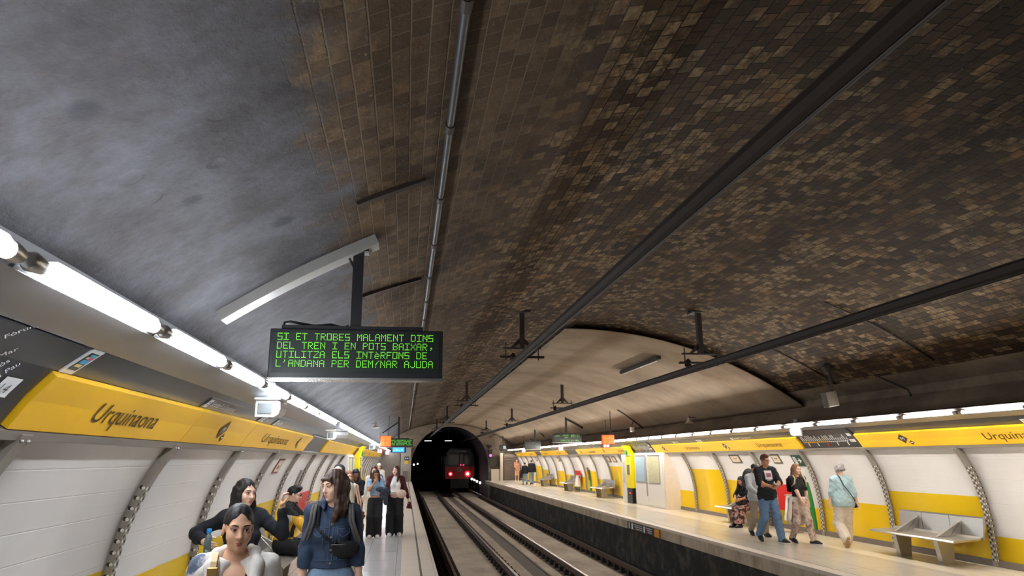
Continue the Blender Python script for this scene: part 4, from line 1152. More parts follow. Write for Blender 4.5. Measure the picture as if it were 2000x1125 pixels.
# ---------------------------------------------------------------- map cabinets and yellow totems
def cabinet(side, y0, y1, x, label, h=1.85):
    """front face at |x| from the axis, doors facing the platform"""
    t = thing('map_cabinet', label, 'cabinet')
    X = (lambda a: a) if side > 0 else (lambda a: 2 * CX - a)
    def bx(mb, xa, ya, za, xb, yb, zb, bev=0): mb.box((min(X(xa), X(xb)), ya, za), (max(X(xa), X(xb)), yb, zb), bev=bev)
    mb = MB(); bx(mb, x, y0, .0, 9.14, y1, .05); bx(mb, x, y0, .05, x + .40, y1, h); mb.build('body', M_CAB, t)
    mid = (y0 + y1) / 2 + .05
    for (a, b, nm, im) in ((y0 + .07, mid - .01, 0, M_PAP), (mid + .01, y1 - .07, 1, None)):
        mb = MB(); bx(mb, x - .03, a, .06, x, b, h - .06, .006); dr = mb.build('door', M_CAB, t)
        mb = MB(); bx(mb, x - .045, a + .22, .80, x - .03, b - .12, 1.75, .006); mb.build('window_frame', M_STEEL, dr)
        m_ = mat('map poster cream and green', srgb(196, 190, 150), .35, var=.35, vscale=12) if nm == 0 else mat('blue timetable poster', srgb(164, 190, 206), .35, var=.15, vscale=8)
        mb = MB(); bx(mb, x - .048, a + .26, .84, x - .044, b - .16, 1.71); mb.build('poster', m_, dr)
        mb = MB(); bx(mb, x - .052, a + .20, 1.735, x - .03, b - .10, 1.765); mb.build('lamp_strip', M_GREY, dr)
    mb = MB(); yb = mid + .06; bx(mb, x - .075, yb - .02, 1.25, x - .05, yb + .02, 1.72); bx(mb, x - .07, yb - .012, .35, x - .03, yb + .012, 1.25); mb.build('handle', M_STEEL, t)
    return t
cabinet(1, 23.72, 26.8, 8.62, 'white double door cabinet with map posters right of the yellow totem')
t = thing('wall_infill_panel', 'cream infill panel between the map cabinet and the curved wall', 'panel')
mb = MB(); pl = [(8.64, 23.70, 0)] + [(wpt(1, 0, s, -.0).x - .003, 23.70, wpt(1, 0, s).z) for s in np.linspace(0, S_BAND0 - .06, 9)] + [(8.64, 23.70, 1.80)]
mb.prism(pl, (0, -.03, 0)); mb.build('panel', mat('cream infill', srgb(226, 212, 194), .5), t)
cabinet(-1, 22.6, 25.3, 8.62, 'white cabinet with a glazed door left of the near yellow totem')
def totem(side, y, x, label, wy=.62):
    t = thing('information_totem', label, 'totem', (0, 0, 0), 0, 'yellow information totems')
    X = (lambda a: a) if side > 0 else (lambda a: 2 * CX - a)
    d = side
    M_TY = mat('bright yellow totem', srgb(246, 226, 10), .35, var=.03)
    # body: yellow column curving over into the name band
    pr = [(x, .56), (x, 1.72), (x - .03, 1.90), (x - .10, 2.06), (x - .16, 2.14), (x - .05, 2.14), (x + .02, 2.10), (x + .06, 2.0), (x + .15, 1.86), (x + .34, 1.72), (x + .30, .56)]
    mb = MB(); mb.extr([(X(a), b) for a, b in pr], y - wy/2, y + wy/2); mb.build('yellow_shell', M_TY, t)
    mb = MB(); mb.extr([(X(a), b) for a, b in [(x + .015, 0), (x + .015, .56), (x + .29, .56), (x + .29, 0)]], y - wy/2 + .015, y + wy/2 - .015); bs = mb.build('black_base', M_BLK, t)
    mb = MB(); mb.ball((X(x + .012), y - .05, .38), .03, n=10, m=6); mb.build('red_button', emit('lit red button', (1.0, .06, .04), 2.0), t)
    mb = MB(); mb.box((min(X(x - .015), X(x + .01)), y - .12, 1.05), (max(X(x - .015), X(x + .01)), y + .16, 1.42)); mb.build('intercom_panel', M_GREY, t)
    mb = MB(); mb.box((min(X(x - .07), X(x + .01)), y - .02, 1.80), (max(X(x - .07), X(x + .01)), y + .20, 1.98)); mb.build('green_emblem', M_GRN, t)
    mb = MB()
    for k in range(3): mb.box((min(X(x - .012), X(x + .01)), y - .03, 1.50 + .07*k), (max(X(x - .012), X(x + .01)), y + .02, 1.54 + .07*k))
    mb.build('pictograms', M_BLK, t)
    mb = MB(); mb.tube([(X(x - .02), y - wy/2 - .1, 1.775), (X(x - .02), y + wy/2 + .1, 1.775)], .012, 6); mb.build('top_rail', M_WPL, t)
    mb = MB(); mb.box((min(X(x), X(x + .08)), y + wy/2 + .02, 0), (max(X(x), X(x + .08)), y + wy/2 + .55, 1.80)); sd = mb.build('side_board', M_CAB, t)
    mb = MB(); mb.box((min(X(x - .006), X(x + .01)), y + wy/2 + .10, .75), (max(X(x - .006), X(x + .01)), y + wy/2 + .46, 1.68)); mb.build('notice_poster', mat('grey lettered poster', srgb(190, 186, 180), .5, var=.25, vscale=25), sd)
    return t
totem(1, 27.25, 8.50, 'tall yellow and black totem left of the white map cabinet, opposite platform')
totem(-1, 25.9, 8.42, 'tall yellow totem behind the walking group, near platform', 1.0)

# ---------------------------------------------------------------- train in the tunnel
t = thing('metro_train', 'red fronted metro train leaving into the dark tunnel', 'train', (5.05, 68.0, 0))
M_TR = mat('train red paint', srgb(250, 30, 36), .35, var=.05); M_TRS = mat('silver grey train side', srgb(120, 116, 122), .4, .4, var=.1)
hw = 1.33
side_pr = [(-hw, -.12), (-hw - .02, .55), (-hw - .01, 1.5), (-hw + .12, 2.25), (-hw + .42, 2.62), (hw - .42, 2.62), (hw - .12, 2.25), (hw + .01, 1.5), (hw + .02, .55), (hw, -.12)]
mb = MB(); mb.extr(side_pr, .12, 34.0, steps=8); mb.build('car_body', M_TRS, t)
mb = MB(); lo = [(-hw, -.12), (-hw - .02, .55), (-hw - .015, .98), (hw + .015, .98), (hw + .02, .55), (hw, -.12)]
mb.extr(lo, 0, .14); mb.build('red_front', M_TR, t)
mb = MB(); up = [(-hw - .012, .98), (-hw - .01, 1.5), (-hw + .12, 2.25), (-hw + .42, 2.62), (hw - .42, 2.62), (hw - .12, 2.25), (hw + .01, 1.5), (hw + .012, .98)]
mb.extr(up, .02, .14); mb.build('dark_front_mask', mat('charcoal front mask', srgb(46, 44, 48), .3), t)
for (a, b, nm) in ((-1.12, -.12, 'windscreen'), (.40, 1.12, 'windscreen')):
    mb = MB(); mb.box((a, -.005, 1.10), (b, .03, 2.05), bev=.03); mb.build(nm, mat('dark train glass', srgb(58, 62, 66), .12), t)
mb = MB(); mb.box((-.02, -.008, 1.25), (.32, .03, 2.10), bev=.02); mb.build('gangway_door', mat('pale gangway door', srgb(150, 148, 144), .4), t)
mb = MB(); mb.box((-.55, -.01, 2.30), (.60, .03, 2.44), bev=.02); mb.build('destination_strip', mat('pale unlit strip', srgb(170, 166, 160), .4), t)
for (x, r, st) in ((-.86, .09, 7.0), (.72, .13, 10.0)):
    mb = MB(); mb.lathe([(r, -.02), (r, .02)], (x, 0, .32), 'y', 14); mb.build('tail_lamp', emit('lit tail lamp', (1.0, .35, .30), 9.0), t)
    mb = MB(); mb.lathe([(r*2.0, -.012), (r*2.0, .02)], (x, 0, .32), 'y', 18); mb.build('tail_lamp_ring', emit('glowing red lens', (1.0, .015, .03), 2.2), t)
for x in (.08, .34):
    mb = MB(); mb.lathe([(.07, -.02), (.07, .02)], (x, 0, 1.12), 'y', 12); mb.build('marker_lamp', emit('lit marker lamp', (1.0, .05, .12), 1.6), t)
mb = MB(); mb.lathe([(.20, -.006), (.20, .02)], (-.05, 0, .70), 'y', 22); em = mb.build('round_emblem', M_WPL, t)
mb = MB(); mb.lathe([(.145, -.010), (.145, .02)], (-.05, 0, .70), 'y', 22); mb.build('emblem_field', M_GREY, em)
mb = MB(); put_text(mb, 'M', .15, lambda x, y: Vector((-.05 - .075 + x * .95, -.014, .63 + y))); mb.build('emblem_letter', M_WPL, em)
mb = MB(); mb.box((-.85, .15, -.95), (.85, 2.5, -.12)); mb.box((-.2, -.15, -.45), (.2, .2, -.2)); mb.build('underframe', M_BLK, t)
for k in range(6):
    mb = MB(); mb.box((-hw - .035, 2 + k*5.2, .0), (-hw + .02, 3.3 + k*5.2, 1.95)); mb.build('door', mat('pale train door', srgb(150, 146, 150), .35, .3), t)
# tunnel lamps on posts and small lights
for i, (x, y, z) in enumerate(((6.02, 66.4, -.10), (6.06, 64.4, -.13), (6.10, 62.4, -.19), (6.16, 60.4, -.25))):
    t = thing('post_lamp', '%s of four white lamps on short posts right of the train, counted from it' % ordn(i), 'lamp', (x, y, -1.36), 0, 'white post lamps beside the train')
    mb = MB(); mb.tube([(0, 0, 0), (0, 0, z + 1.36 - .08)], .02, 6); mb.build('post', M_GREY, t)
    mb = MB(); mb.ball((0, 0, z + 1.36), .09, n=12, m=8); mb.build('globe', emit('lit post globe', (1.0, .97, .92), 9.0), t, smooth=True)
for (x, y, z, lb) in ((1.2, 70.0, 1.25, 'small white light on the tunnel wall left of the train'), (.72, 60.0, 1.25, 'small white light just inside the tunnel mouth')):
    t = thing('tunnel_light', lb, 'lamp', (x, y, z), 0)
    mb = MB(); mb.ball((0, 0, 0), .07, n=10, m=6); mb.build('globe', emit('lit post globe', (1, 1, 1), 9.0), t, smooth=True)
    mb = MB(); mb.tube([(0, 0, 0), (-.35 if y > 65 else -.2, 0, .05)], .02, 6); mb.build('arm', M_BLK, t)
for (x, lb) in ((1.95, 'dim strip lamp under the tunnel crown over the near track'), (3.72, 'dim strip lamp under the tunnel crown between the tracks')):
    t = thing('tunnel_strip_lamp', lb, 'lamp', (x, 64.0, 3.24), 0, 'dim strip lamps in the tunnel')
    mb = MB(); mb.box((-.32, -.05, 0), (.32, .05, .05)); mb.tube([(0, 0, .05), (0, 0, 1.05 if x > 3 else .62)], .015, 6); mb.build('housing', M_GREY, t)
    mb = MB(); mb.box((-.30, -.045, -.03), (.30, .045, 0), bev=.008); mb.build('tube', emit('dim tunnel tube', (.85, .9, 1.0), 4.0), t)
# signal and fittings by the tunnel mouth
t = thing('track_signal', 'pink lit railway signal on the end wall right of the tunnel mouth', 'signal', (6.72, 57.75, 1.95))
mb = MB(); mb.box((-.17, -.05, -.24), (.17, .15, .42), bev=.03); mb.box((-.03, .1, -.1), (.03, .28, .0)); mb.build('case', M_BLK, t)
mb = MB(); mb.lathe([(.11, -.07), (.11, -.04)], (0, 0, -.03), 'y', 14); mb.build('lens', emit('pink signal lens', (1.0, .10, .42), 2.0), t)
t = thing('hanging_mirror_box', 'dark box with a pale screen hanging by the tunnel mouth', 'monitor', (7.25, 56.0, 2.25))
mb = MB(); mb.box((0, 0, .06), (.52, .3, .46), bev=.02); mb.box((.1, .02, -.06), (.42, .28, .06)); mb.box((.22, .12, .46), (.28, .18, 1.25)); mb.build('case', M_BLK, t)
mb = MB(); mb.box((.26, -.008, .16), (.44, .002, .38)); mb.build('screen', mat('pale blue grey screen', srgb(150, 170, 178), .3), t)
t = thing('spotlight', 'dark spotlight fitting on the arch of the tunnel mouth', 'spotlight', (6.62, 57.8, 2.62))
mb = MB(); mb.box((-.16, -.25, -.06), (.2, .05, .1), bev=.03); mb.box((-.03, -.02, -.2), (.03, .2, .0)); mb.build('head', M_DKMET, t)
t = thing('half_round_hatch', 'dark half round hatch low on the end wall beside the cream pier', 'hatch', (7.02, 57.95, 1.70))
pp = [(-.36, 0, 0)] + [(.40 * math.cos(PI + PI*i/12) * .95, 0, -.35 + .40 * math.sin(PI + PI*i/12)) for i in range(13)] + [(.36, 0, 0)]
mb = MB(); mb.prism(pp, (0, -.1, 0)); mb.build('panel', mat('dark brown hatch', srgb(58, 50, 44), .5), t)
t = thing('pier_notice', 'dark notice with white pictograms on the pale pier at the near platform end', 'sign', (0, 57.29, 1.62))
mb = MB(); mb.box((-.05, -.03, 0), (.30, .0, .26)); mb.build('board', M_BLACKP, t)
for k in (0, 1):
    mb = MB(); mb.lathe([(.055, -.04), (.055, -.025)], (.05 + k*.15, 0, .13), 'y', 12); mb.build('pictogram', M_WINK, t)
mb = MB(); mb.box((-.02, -.02, -.28), (.26, 0, -.06)); mb.build('yellow_plate', M_YELB, t)
t = thing('platform_end_barrier', 'grey barrier sheet and rail at the foot of the pale pier', 'barrier', (0, 57.25, 0))
mb = MB(); mb.box((-.15, 0, .0), (.25, .04, .8)); mb.build('sheet', M_GREY, t)
mb = MB(); mb.tube([(.26, -.02, 0), (.26, -.02, .92), (.42, -.02, .92), (.42, -.02, 0)], .02, 6); mb.build('rail', M_STEEL, t)
# signs on the edge of the opposite platform
t = thing('platform_edge_sign', 'black sign with white lettering and orange plate on the opposite platform edge', 'sign', (EDGE_R, 0, 0))
mb = MB(); mb.box((-.012, 18.35, -.27), (.02, 20.6, -.075)); mb.build('black_plate', M_BLACKP, t)
mb = MB(); mb.box((-.014, 17.95, -.27), (.02, 18.32, -.075)); mb.build('orange_plate', mat('orange plate', srgb(206, 134, 30), .5), t)
mb = MB()
for (y0_, y1_) in ((20.45, 20.38), (20.2, 20.08), (19.15, 19.06)): mb.box((-.016, y1_, -.25), (-.011, y0_, -.09))
for r_ in range(3):
    mb.box((-.016, 19.3, -.12 - .05*r_), (-.011, 20.0 - .1*r_, -.105 - .05*r_)); mb.box((-.016, 18.5, -.12 - .05*r_), (-.011, 19.0 - .1*r_, -.105 - .05*r_))
mb.build('lettering', M_WINK, t)
# ---------------------------------------------------------------- bodies and clothes grown as one smooth surface each
def V(*a): return np.array(a, float)
def nrm(v): return v / max(1e-9, np.linalg.norm(v))
def C_(a, b, ra, rb=None, k=.03): return ('c', np.array(a, float), np.array(b, float), ra, ra if rb is None else rb, k, 1)
def E_(c, r, k=.04, M=None, sg=1): return ('e', np.array(c, float), np.array(r, float), M, 0, k, sg)
def CUT(c, n): return ('p', np.array(c, float), nrm(np.array(n, float)), 0, 0, 0, 1)
def SUBC(a, b, ra, rb=None, k=.01): return ('c', np.array(a, float), np.array(b, float), ra, ra if rb is None else rb, k, -1)
def bounds(prims, m=.02):
    lo = np.full(3, 1e9); hi = np.full(3, -1e9)
    for p in prims:
        if p[6] < 0 or p[0] == 'p': continue
        if p[0] == 'c':
            for q, r in ((p[1], p[3]), (p[2], p[4])): lo = np.minimum(lo, q - r); hi = np.maximum(hi, q + r)
        else:
            r = p[2].max() if p[3] is not None else p[2]
            lo = np.minimum(lo, p[1] - r); hi = np.maximum(hi, p[1] + r)
    return lo - m, hi + m
def field(prims, lo, hi, res, noise=None):
    n = np.maximum(3, np.ceil((hi - lo) / res).astype(int) + 1)
    ax = [lo[i] + res * np.arange(n[i]) for i in range(3)]
    F = np.full(n, 9.0, np.float32)
    for p in prims:
        ty, k, sg = p[0], p[5], p[6]
        if ty == 'p':
            d = (ax[0][:, None, None] - p[1][0]) * p[2][0] + (ax[1][None, :, None] - p[1][1]) * p[2][1] + (ax[2][None, None, :] - p[1][2]) * p[2][2]
            F = np.maximum(F, d.astype(np.float32)); continue
        if ty == 'c':
            mr = max(p[3], p[4]); a = np.minimum(p[1], p[2]) - mr; b = np.maximum(p[1], p[2]) + mr
        else:
            r = np.full(3, p[2].max()) if p[3] is not None else p[2]; a = p[1] - r; b = p[1] + r
        m = k + 3 * res
        i0 = np.clip(np.floor((a - m - lo) / res).astype(int), 0, n); i1 = np.clip(np.ceil((b + m - lo) / res).astype(int) + 1, 0, n)
        if np.any(i1 <= i0): continue
        X = ax[0][i0[0]:i1[0]][:, None, None] - p[1][0]; Y = ax[1][i0[1]:i1[1]][None, :, None] - p[1][1]; Z = ax[2][i0[2]:i1[2]][None, None, :] - p[1][2]
        if ty == 'c':
            ab = p[2] - p[1]; L = max(1e-9, ab @ ab)
            t = np.clip((X * ab[0] + Y * ab[1] + Z * ab[2]) / L, 0, 1)
            d = np.sqrt((X - t*ab[0])**2 + (Y - t*ab[1])**2 + (Z - t*ab[2])**2) - (p[3] + (p[4] - p[3]) * t)
        else:
            if p[3] is not None:
                M = p[3]; U = X*M[0][0] + Y*M[0][1] + Z*M[0][2]; W = X*M[1][0] + Y*M[1][1] + Z*M[1][2]; T = X*M[2][0] + Y*M[2][1] + Z*M[2][2]
            else: U, W, T = X, Y, Z
            rx, ry, rz = p[2]
            k0 = np.sqrt((U/rx)**2 + (W/ry)**2 + (T/rz)**2); k1 = np.sqrt((U/rx**2)**2 + (W/ry**2)**2 + (T/rz**2)**2)
            d = k0 * (k0 - 1) / np.maximum(k1, 1e-6)
        sl = tuple(slice(i0[i], i1[i]) for i in range(3)); f = F[sl]
        if sg > 0:
            h = np.clip(.5 + .5 * (f - d) / max(k, 1e-6), 0, 1); F[sl] = f * (1 - h) + d * h - k * h * (1 - h)
        else:
            h = np.clip(.5 - .5 * (f + d) / max(k, 1e-6), 0, 1); F[sl] = f * (1 - h) + (-d) * h + k * h * (1 - h)
    if noise is not None:
        F = F + noise(ax[0][:, None, None], ax[1][None, :, None], ax[2][None, None, :]).astype(np.float32)
    return F, n
def nets(F, n, lo, res):
    """surface nets"""
    S = F < 0
    c = np.zeros(np.array(F.shape) - 1, np.int8)
    for dx in (0, 1):
        for dy in (0, 1):
            for dz in (0, 1): c += S[dx:n[0]-1+dx, dy:n[1]-1+dy, dz:n[2]-1+dz]
    act = (c > 0) & (c < 8); idx = np.argwhere(act)
    if len(idx) == 0: return np.zeros((0, 3)), []
    I, J, K = idx.T; acc = np.zeros((len(idx), 3)); cnt = np.zeros(len(idx))
    cor = [(0,0,0),(1,0,0),(0,1,0),(1,1,0),(0,0,1),(1,0,1),(0,1,1),(1,1,1)]
    val = [F[I+a, J+b, K+d] for a, b, d in cor]
    for e0, e1 in ((0,1),(2,3),(4,5),(6,7),(0,2),(1,3),(4,6),(5,7),(0,4),(1,5),(2,6),(3,7)):
        a, b = val[e0], val[e1]; m = (a < 0) != (b < 0)
        t = np.where(m, a / np.where(m, a - b, 1), 0)
        for q in range(3): acc[:, q] += np.where(m, cor[e0][q] + t * (cor[e1][q] - cor[e0][q]), 0)
        cnt += m
    v = lo + (idx + acc / cnt[:, None]) * res
    vid = np.full(c.shape, -1, np.int64); vid[I, J, K] = np.arange(len(idx))
    quads = []
    for axis in range(3):
        A = [slice(None)] * 3; B = [slice(None)] * 3; A[axis] = slice(0, -1); B[axis] = slice(1, None)
        s0, s1 = S[tuple(A)], S[tuple(B)]
        e = np.argwhere(s0 != s1); o1, o2 = [(1, 2), (2, 0), (0, 1)][axis]
        if len(e) == 0: continue
        ok = (e[:, o1] > 0) & (e[:, o2] > 0) & (e[:, o1] < c.shape[o1]) & (e[:, o2] < c.shape[o2]); e = e[ok]
        fl = s0[e[:, 0], e[:, 1], e[:, 2]]
        def gv(d1, d2):
            q = e.copy(); q[:, o1] -= d1; q[:, o2] -= d2; return vid[q[:, 0], q[:, 1], q[:, 2]]
        Q = np.stack([gv(1, 1), gv(0, 1), gv(0, 0), gv(1, 0)], 1); Q[~fl] = Q[~fl][:, ::-1]
        quads.append(Q)
    return v, np.concatenate(quads) if quads else []
def grow(prims, res, lo=None, hi=None, noise=None):
    a, b = bounds(prims); lo = a if lo is None else np.maximum(a, lo); hi = b if hi is None else np.minimum(b, hi)
    if np.any(hi <= lo): return np.zeros((0, 3)), []
    F, n = field(prims, lo, hi, res, noise); return nets(F, n, lo, res)
def link_mesh(name, pieces, mats, parent, mi_fn=None):
    vs = []; fs = []; o = 0
    for v, q in pieces:
        if len(v) == 0: continue
        vs.append(v); fs.append(np.asarray(q) + o); o += len(v)
    if not vs: return None
    v = np.concatenate(vs); f = np.concatenate(fs)
    me = bpy.data.meshes.new(name); me.vertices.add(len(v)); me.vertices.foreach_set('co', v.astype(np.float32).ravel())
    me.loops.add(len(f) * 4); me.loops.foreach_set('vertex_index', f.astype(np.int32).ravel())
    me.polygons.add(len(f)); me.polygons.foreach_set('loop_start', np.arange(len(f), dtype=np.int32) * 4)
    me.polygons.foreach_set('use_smooth', np.ones(len(f), bool))
    for m in (mats if isinstance(mats, (list, tuple)) else [mats]): me.materials.append(m)
    if mi_fn is not None: me.polygons.foreach_set('material_index', mi_fn(v[f].mean(1)).astype(np.int32))
    me.update(calc_edges=True); me.validate()
    o = bpy.data.objects.new(name, me); COL.objects.link(o); o.parent = parent
    return o
def folds(amp, f=38.0, seed=0.0):
    def fn(x, y, z): return amp * (np.sin(f*x + 2.1*np.sin(.5*f*z + seed) + seed) * np.sin(.8*f*z + 1.7*np.sin(.6*f*y + seed)) + .5 * np.sin(1.9*f*z + 3*np.sin(.7*f*x) + 2*y*f))
    return fn
def strands(amp, f=210.0):
    def fn(x, y, z): return amp * (np.sin(f*x + 3*np.sin(11*z)) + np.sin(f*y + 2.5*np.sin(13*z + 1)) )
    return fn
def ik(a, t, l1, l2, pole):
    d = t - a; L = np.linalg.norm(d)
    if L > (l1 + l2) * .999: t = a + d / L * (l1 + l2) * .999; d = t - a; L = np.linalg.norm(d)
    u = d / L; q = (l1*l1 - l2*l2 + L*L) / (2*L); h = math.sqrt(max(0, l1*l1 - q*q))
    p = pole - (pole @ u) * u; return a + u*q + nrm(p)*h, t
def rotm(yaw, pitch, roll):
    """columns: right, forward, up of the head; facing -y when all are 0; yaw > 0 turns to +x; pitch > 0 looks down"""
    y, p, r = [math.radians(v) for v in (yaw, pitch, roll)]
    f = V(math.sin(y) * math.cos(p), -math.cos(y) * math.cos(p), -math.sin(p)); rt = V(math.cos(y), math.sin(y), 0)
    u = np.cross(f, rt); u = -u if u[2] < 0 else u
    return rt * math.cos(r) + u * math.sin(r), f, u * math.cos(r) - rt * math.sin(r)

SKINS = {'olive': srgb(216, 164, 132), 'tan': srgb(190, 132, 98), 'fair': srgb(232, 186, 162), 'deep': srgb(148, 96, 70)}
def skin(t): return mat('skin ' + t, SKINS[t], .5, var=.06, vscale=14)
def cloth(name, rgb, rough=.85, var=.12, vs=24, bump=.15): return mat('cloth ' + name, rgb, rough, var=var, vscale=vs, bump=bump, bscale=220)
HAIRM = {}
def hairm(name, rgb):
    return mat('hair ' + name, rgb, .58, var=.35, vscale=26, stretch=(3, 3, .25), bump=.25, bscale=60)

class Fig:
    def __init__(s, label, loc, rz, H=1.6, sex='f', tone='fair', fat=1.0, lean=0.0, hipz=None, head=(0, 0, 0), hands=None, feet=None, poles=None, kpoles=None, detail=1, group=None, curl=.6, palms=None, seated=False, headfwd=.0, shoulder=None, hipshift=(0, 0)):
        s.t = thing('person', label, 'person', loc, rz, group)
        k = s.k = H / 1.7; s.sex = sex; s.fat = fat; s.d = detail; s.tone = tone; s.curl = curl
        s.u = V(0, -math.sin(lean), math.cos(lean)); s.fw = V(0, -math.cos(lean), -math.sin(lean)); s.x = V(1, 0, 0)
        hz = (.905 * k) if hipz is None else hipz
        s.P = V(hipshift[0], hipshift[1], hz)
        s.N = s.P + s.u * .535 * k
        sw = (shoulder or (.158 if sex == 'f' else .185)) * k
        s.sh = {}; s.el = {}; s.hd = {}; s.hp = {}; s.kn = {}; s.an = {}
        hands = hands or {}; poles = poles or {}; feet = feet or {}; kpoles = kpoles or {}
        for n, sg in (('a', 1), ('b', -1)):
            s.sh[n] = s.N - s.u * .06 * k + s.x * sg * sw
            t = V(*hands[n]) if n in hands else s.sh[n] + V(sg * .075, -.04, -.51) * k
            pl = V(*poles[n]) if n in poles else V(sg * .5, 1.0, -.35)
            s.el[n], s.hd[n] = ik(s.sh[n], t, .275 * k, .235 * k, pl)
            s.hp[n] = s.P + s.x * sg * .088 * k - s.u * .02 * k
            f = feet.get(n, (sg * .10, 0, 0, 0, 0))       # ankle x, y, lift, toe pitch (deg, + toes down), yaw
            an = V(f[0], f[1], .075 * k + f[2])
            s.kn[n], s.an[n] = ik(s.hp[n], an, .425 * k, .42 * k, V(*kpoles[n]) if n in kpoles else V(sg * .12, -1, .1))
            s.an[n + 'r'] = (f[3], f[4])
        s.hx, s.hf, s.hu = rotm(*head)
        s.Cn = s.N + s.u * .145 * k + V(0, -.02 - headfwd, 0) * k
        s.hs = k * .97
        s.palms = palms or {}
        s.res = {2: (.0045, .005, .012), 1: (.0065, .0065, .016), 0: (.012, .014, .02)}[detail]
    def h(s, x, f, u): return s.Cn + (s.hx * x + s.hf * f + s.hu * u) * s.hs
    def HM(s): return np.array([s.hx, s.hf, s.hu])
    # ---- primitive lists
    def torso(s, t=0.0, bust=True, hips=True):
        k, u, P, fw, f = s.k, s.u, s.P, s.fw, s.fat
        M = np.array([s.x, s.fw, s.u]); m = s.sex == 'm'
        o = []
        if hips: o.append(E_(P + u*.0*k, V(.165*f, .112*f, .13)*k + t, .05, M))
        o += [E_(P + u*.15*k, V((.142 if m else .128)*f, .098*f, .15)*k + t, .06, M),
              E_(P + u*.33*k + fw*.005, V((.158 if m else .142)*(.5 + .5*f), .105*(.5 + .5*f), .17)*k + t, .06, M),
              C_(s.sh['a'] - u*.012*k, s.sh['b'] - u*.012*k, .050*k + t*.8, None, .05),
              C_(s.N + u*.012*k, s.sh['a'] + u*.01*k, (.048 if m else .036)*k + t*.7, .046*k + t, .03), C_(s.N + u*.012*k, s.sh['b'] + u*.01*k, (.048 if m else .036)*k + t*.7, .046*k + t, .03)]
        if bust and not m:
            for sg in (1, -1): o.append(E_(P + u*.31*k + s.x*sg*.066*k + fw*.078*f*k, V(.058, .052, .058)*k*(.4 + .6*f) + t*.6, .035, M))
        if f > 1.1: o.append(E_(P + u*.12*k + fw*.05*k, V(.13*f, .10*f, .13)*k + t, .06, M))
        return o
    def arm(s, n, t=0.0, upto=1.0, thick=1.0):
        k = s.k; th = thick * (1.12 if s.sex == 'm' else 1.0) * (.6 + .4 * s.fat)
        o = [C_(s.sh[n], s.el[n] if upto >= .5 else s.sh[n] + (s.el[n] - s.sh[n]) * upto * 2, .047*k*th + t, (.037 if upto >= .5 else .042)*k*th + t, .03)]
        if upto > .5:
            f = (upto - .5) * 2; e = s.el[n] + (s.hd[n] - s.el[n]) * f
            o += [C_(s.el[n], e, .037*k*th + t, (.037 + (.0255 - .037) * f)*k*th + t, .02),
                  E_(s.el[n] + (s.hd[n] - s.el[n]) * .25, V(.036, .036, .06)*k*th + t*.8, .03)] if f > .5 else [C_(s.el[n], e, .037*k*th + t, .034*k*th + t, .02)]
        return o
    def leg(s, n, t=0.0, rk=.055, ra=.038, rh=.085, upto=1.0):
        k = s.k; f = .55 + .45 * s.fat
        o = [C_(s.hp[n], s.kn[n], rh*k*f + t, rk*k*f + t, .04)]
        e = s.kn[n] + (s.an[n] - s.kn[n]) * upto
        o.append(C_(s.kn[n], e, rk*k*f + t, (rk + (ra - rk)*upto)*k + t, .03)); return o
    def hand(s, n):
        k = s.k; H = s.hd[n]; d = nrm(H - s.el[n]); sg = 1 if n == 'a' else -1
        w = np.array(s.palms.get(n, (0, -1, 0)), float)          # direction the thumb side points to
        w = w - (w @ d) * d; w = nrm(w) if np.linalg.norm(w) > 1e-3 else nrm(np.cross(d, V(1, 0, 0)))
        nn = np.cross(d, w) * (1 if n == 'a' else -1)             # palm normal
        if n in s.palms and len(s.palms[n]) > 3: nn = nn * s.palms[n][3]; w = w[:3]
        o = [E_(H + d*.045*k, V(.036, .015, .052)*k, .015, np.array([w, nn, d]))]
        o.append(C_(H - d*.03*k, H + d*.02*k, .023*k, .024*k, .015))
        cu = s.curl.get(n, .6) if isinstance(s.curl, dict) else s.curl
        for i, (L, sp) in enumerate(((.066, .027), (.075, .009), (.070, -.009), (.055, -.026))):
            b = H + d*.088*k + w*sp*k; a1 = cu * (.55 + .12*i); a2 = cu * (1.5 + .15*i)
            m1 = b + (d*math.cos(a1) + nn*math.sin(a1)) * L*.5*k + w*sp*.12*k
            m2 = m1 + (d*math.cos(a2) + nn*math.sin(a2)) * L*.5*k
            o += [C_(b - d*.012*k, m1, .0088*k, .0082*k, .006), C_(m1, m2, .0082*k, .0066*k, .003)]
        b = H + d*.028*k + w*.030*k; m1 = b + (d*.55 + w*.62 + nn*.5)*.042*k; m2 = m1 + (d*.85 + w*.1 + nn*.5*(.5 + cu))*.032*k
        o += [C_(b, m1, .013*k, .0105*k, .012), C_(m1, m2, .0105*k, .008*k, .004)]
        return o
    def headp(s):
        h, k = s.h, s.hs; M = s.HM(); m = s.sex == 'm'
        o = [E_(h(0, -.012, .035), V(.073, .092, .085)*k, .02, M), E_(h(0, .026, -.035), V(.058 if m else .0555, .062, .082)*k, .03, M), E_(h(0, .034, -.074), V(.046 if m else .037, .047, .037)*k, .03, M),
             E_(h(0, .070, -.099), V(.018, .016, .014)*k, .02, M)]
        for sg in (1, -1): o += [E_(h(sg*.038, .056, -.034), V(.024, .024, .026)*k, .025, M)]
        o += [C_(h(-.042, .074, .022), h(.042, .074, .022), .013*k, None, .015)]
        for sg in (1, -1): o += [E_(h(sg*.032, .099, .003), V(.019, .016, .012)*k, .010, M, -1)]
        o += [C_(h(0, .083, .012), h(0, .103, -.030), .0085*k, .0115*k, .010), C_(h(0, .09, -.034), h(0, .105, -.032), .012*k, .010*k, .008)]
        for sg in (1, -1): o += [E_(h(sg*.0115, .092, -.034), V(.008, .010, .008)*k, .006, M)]
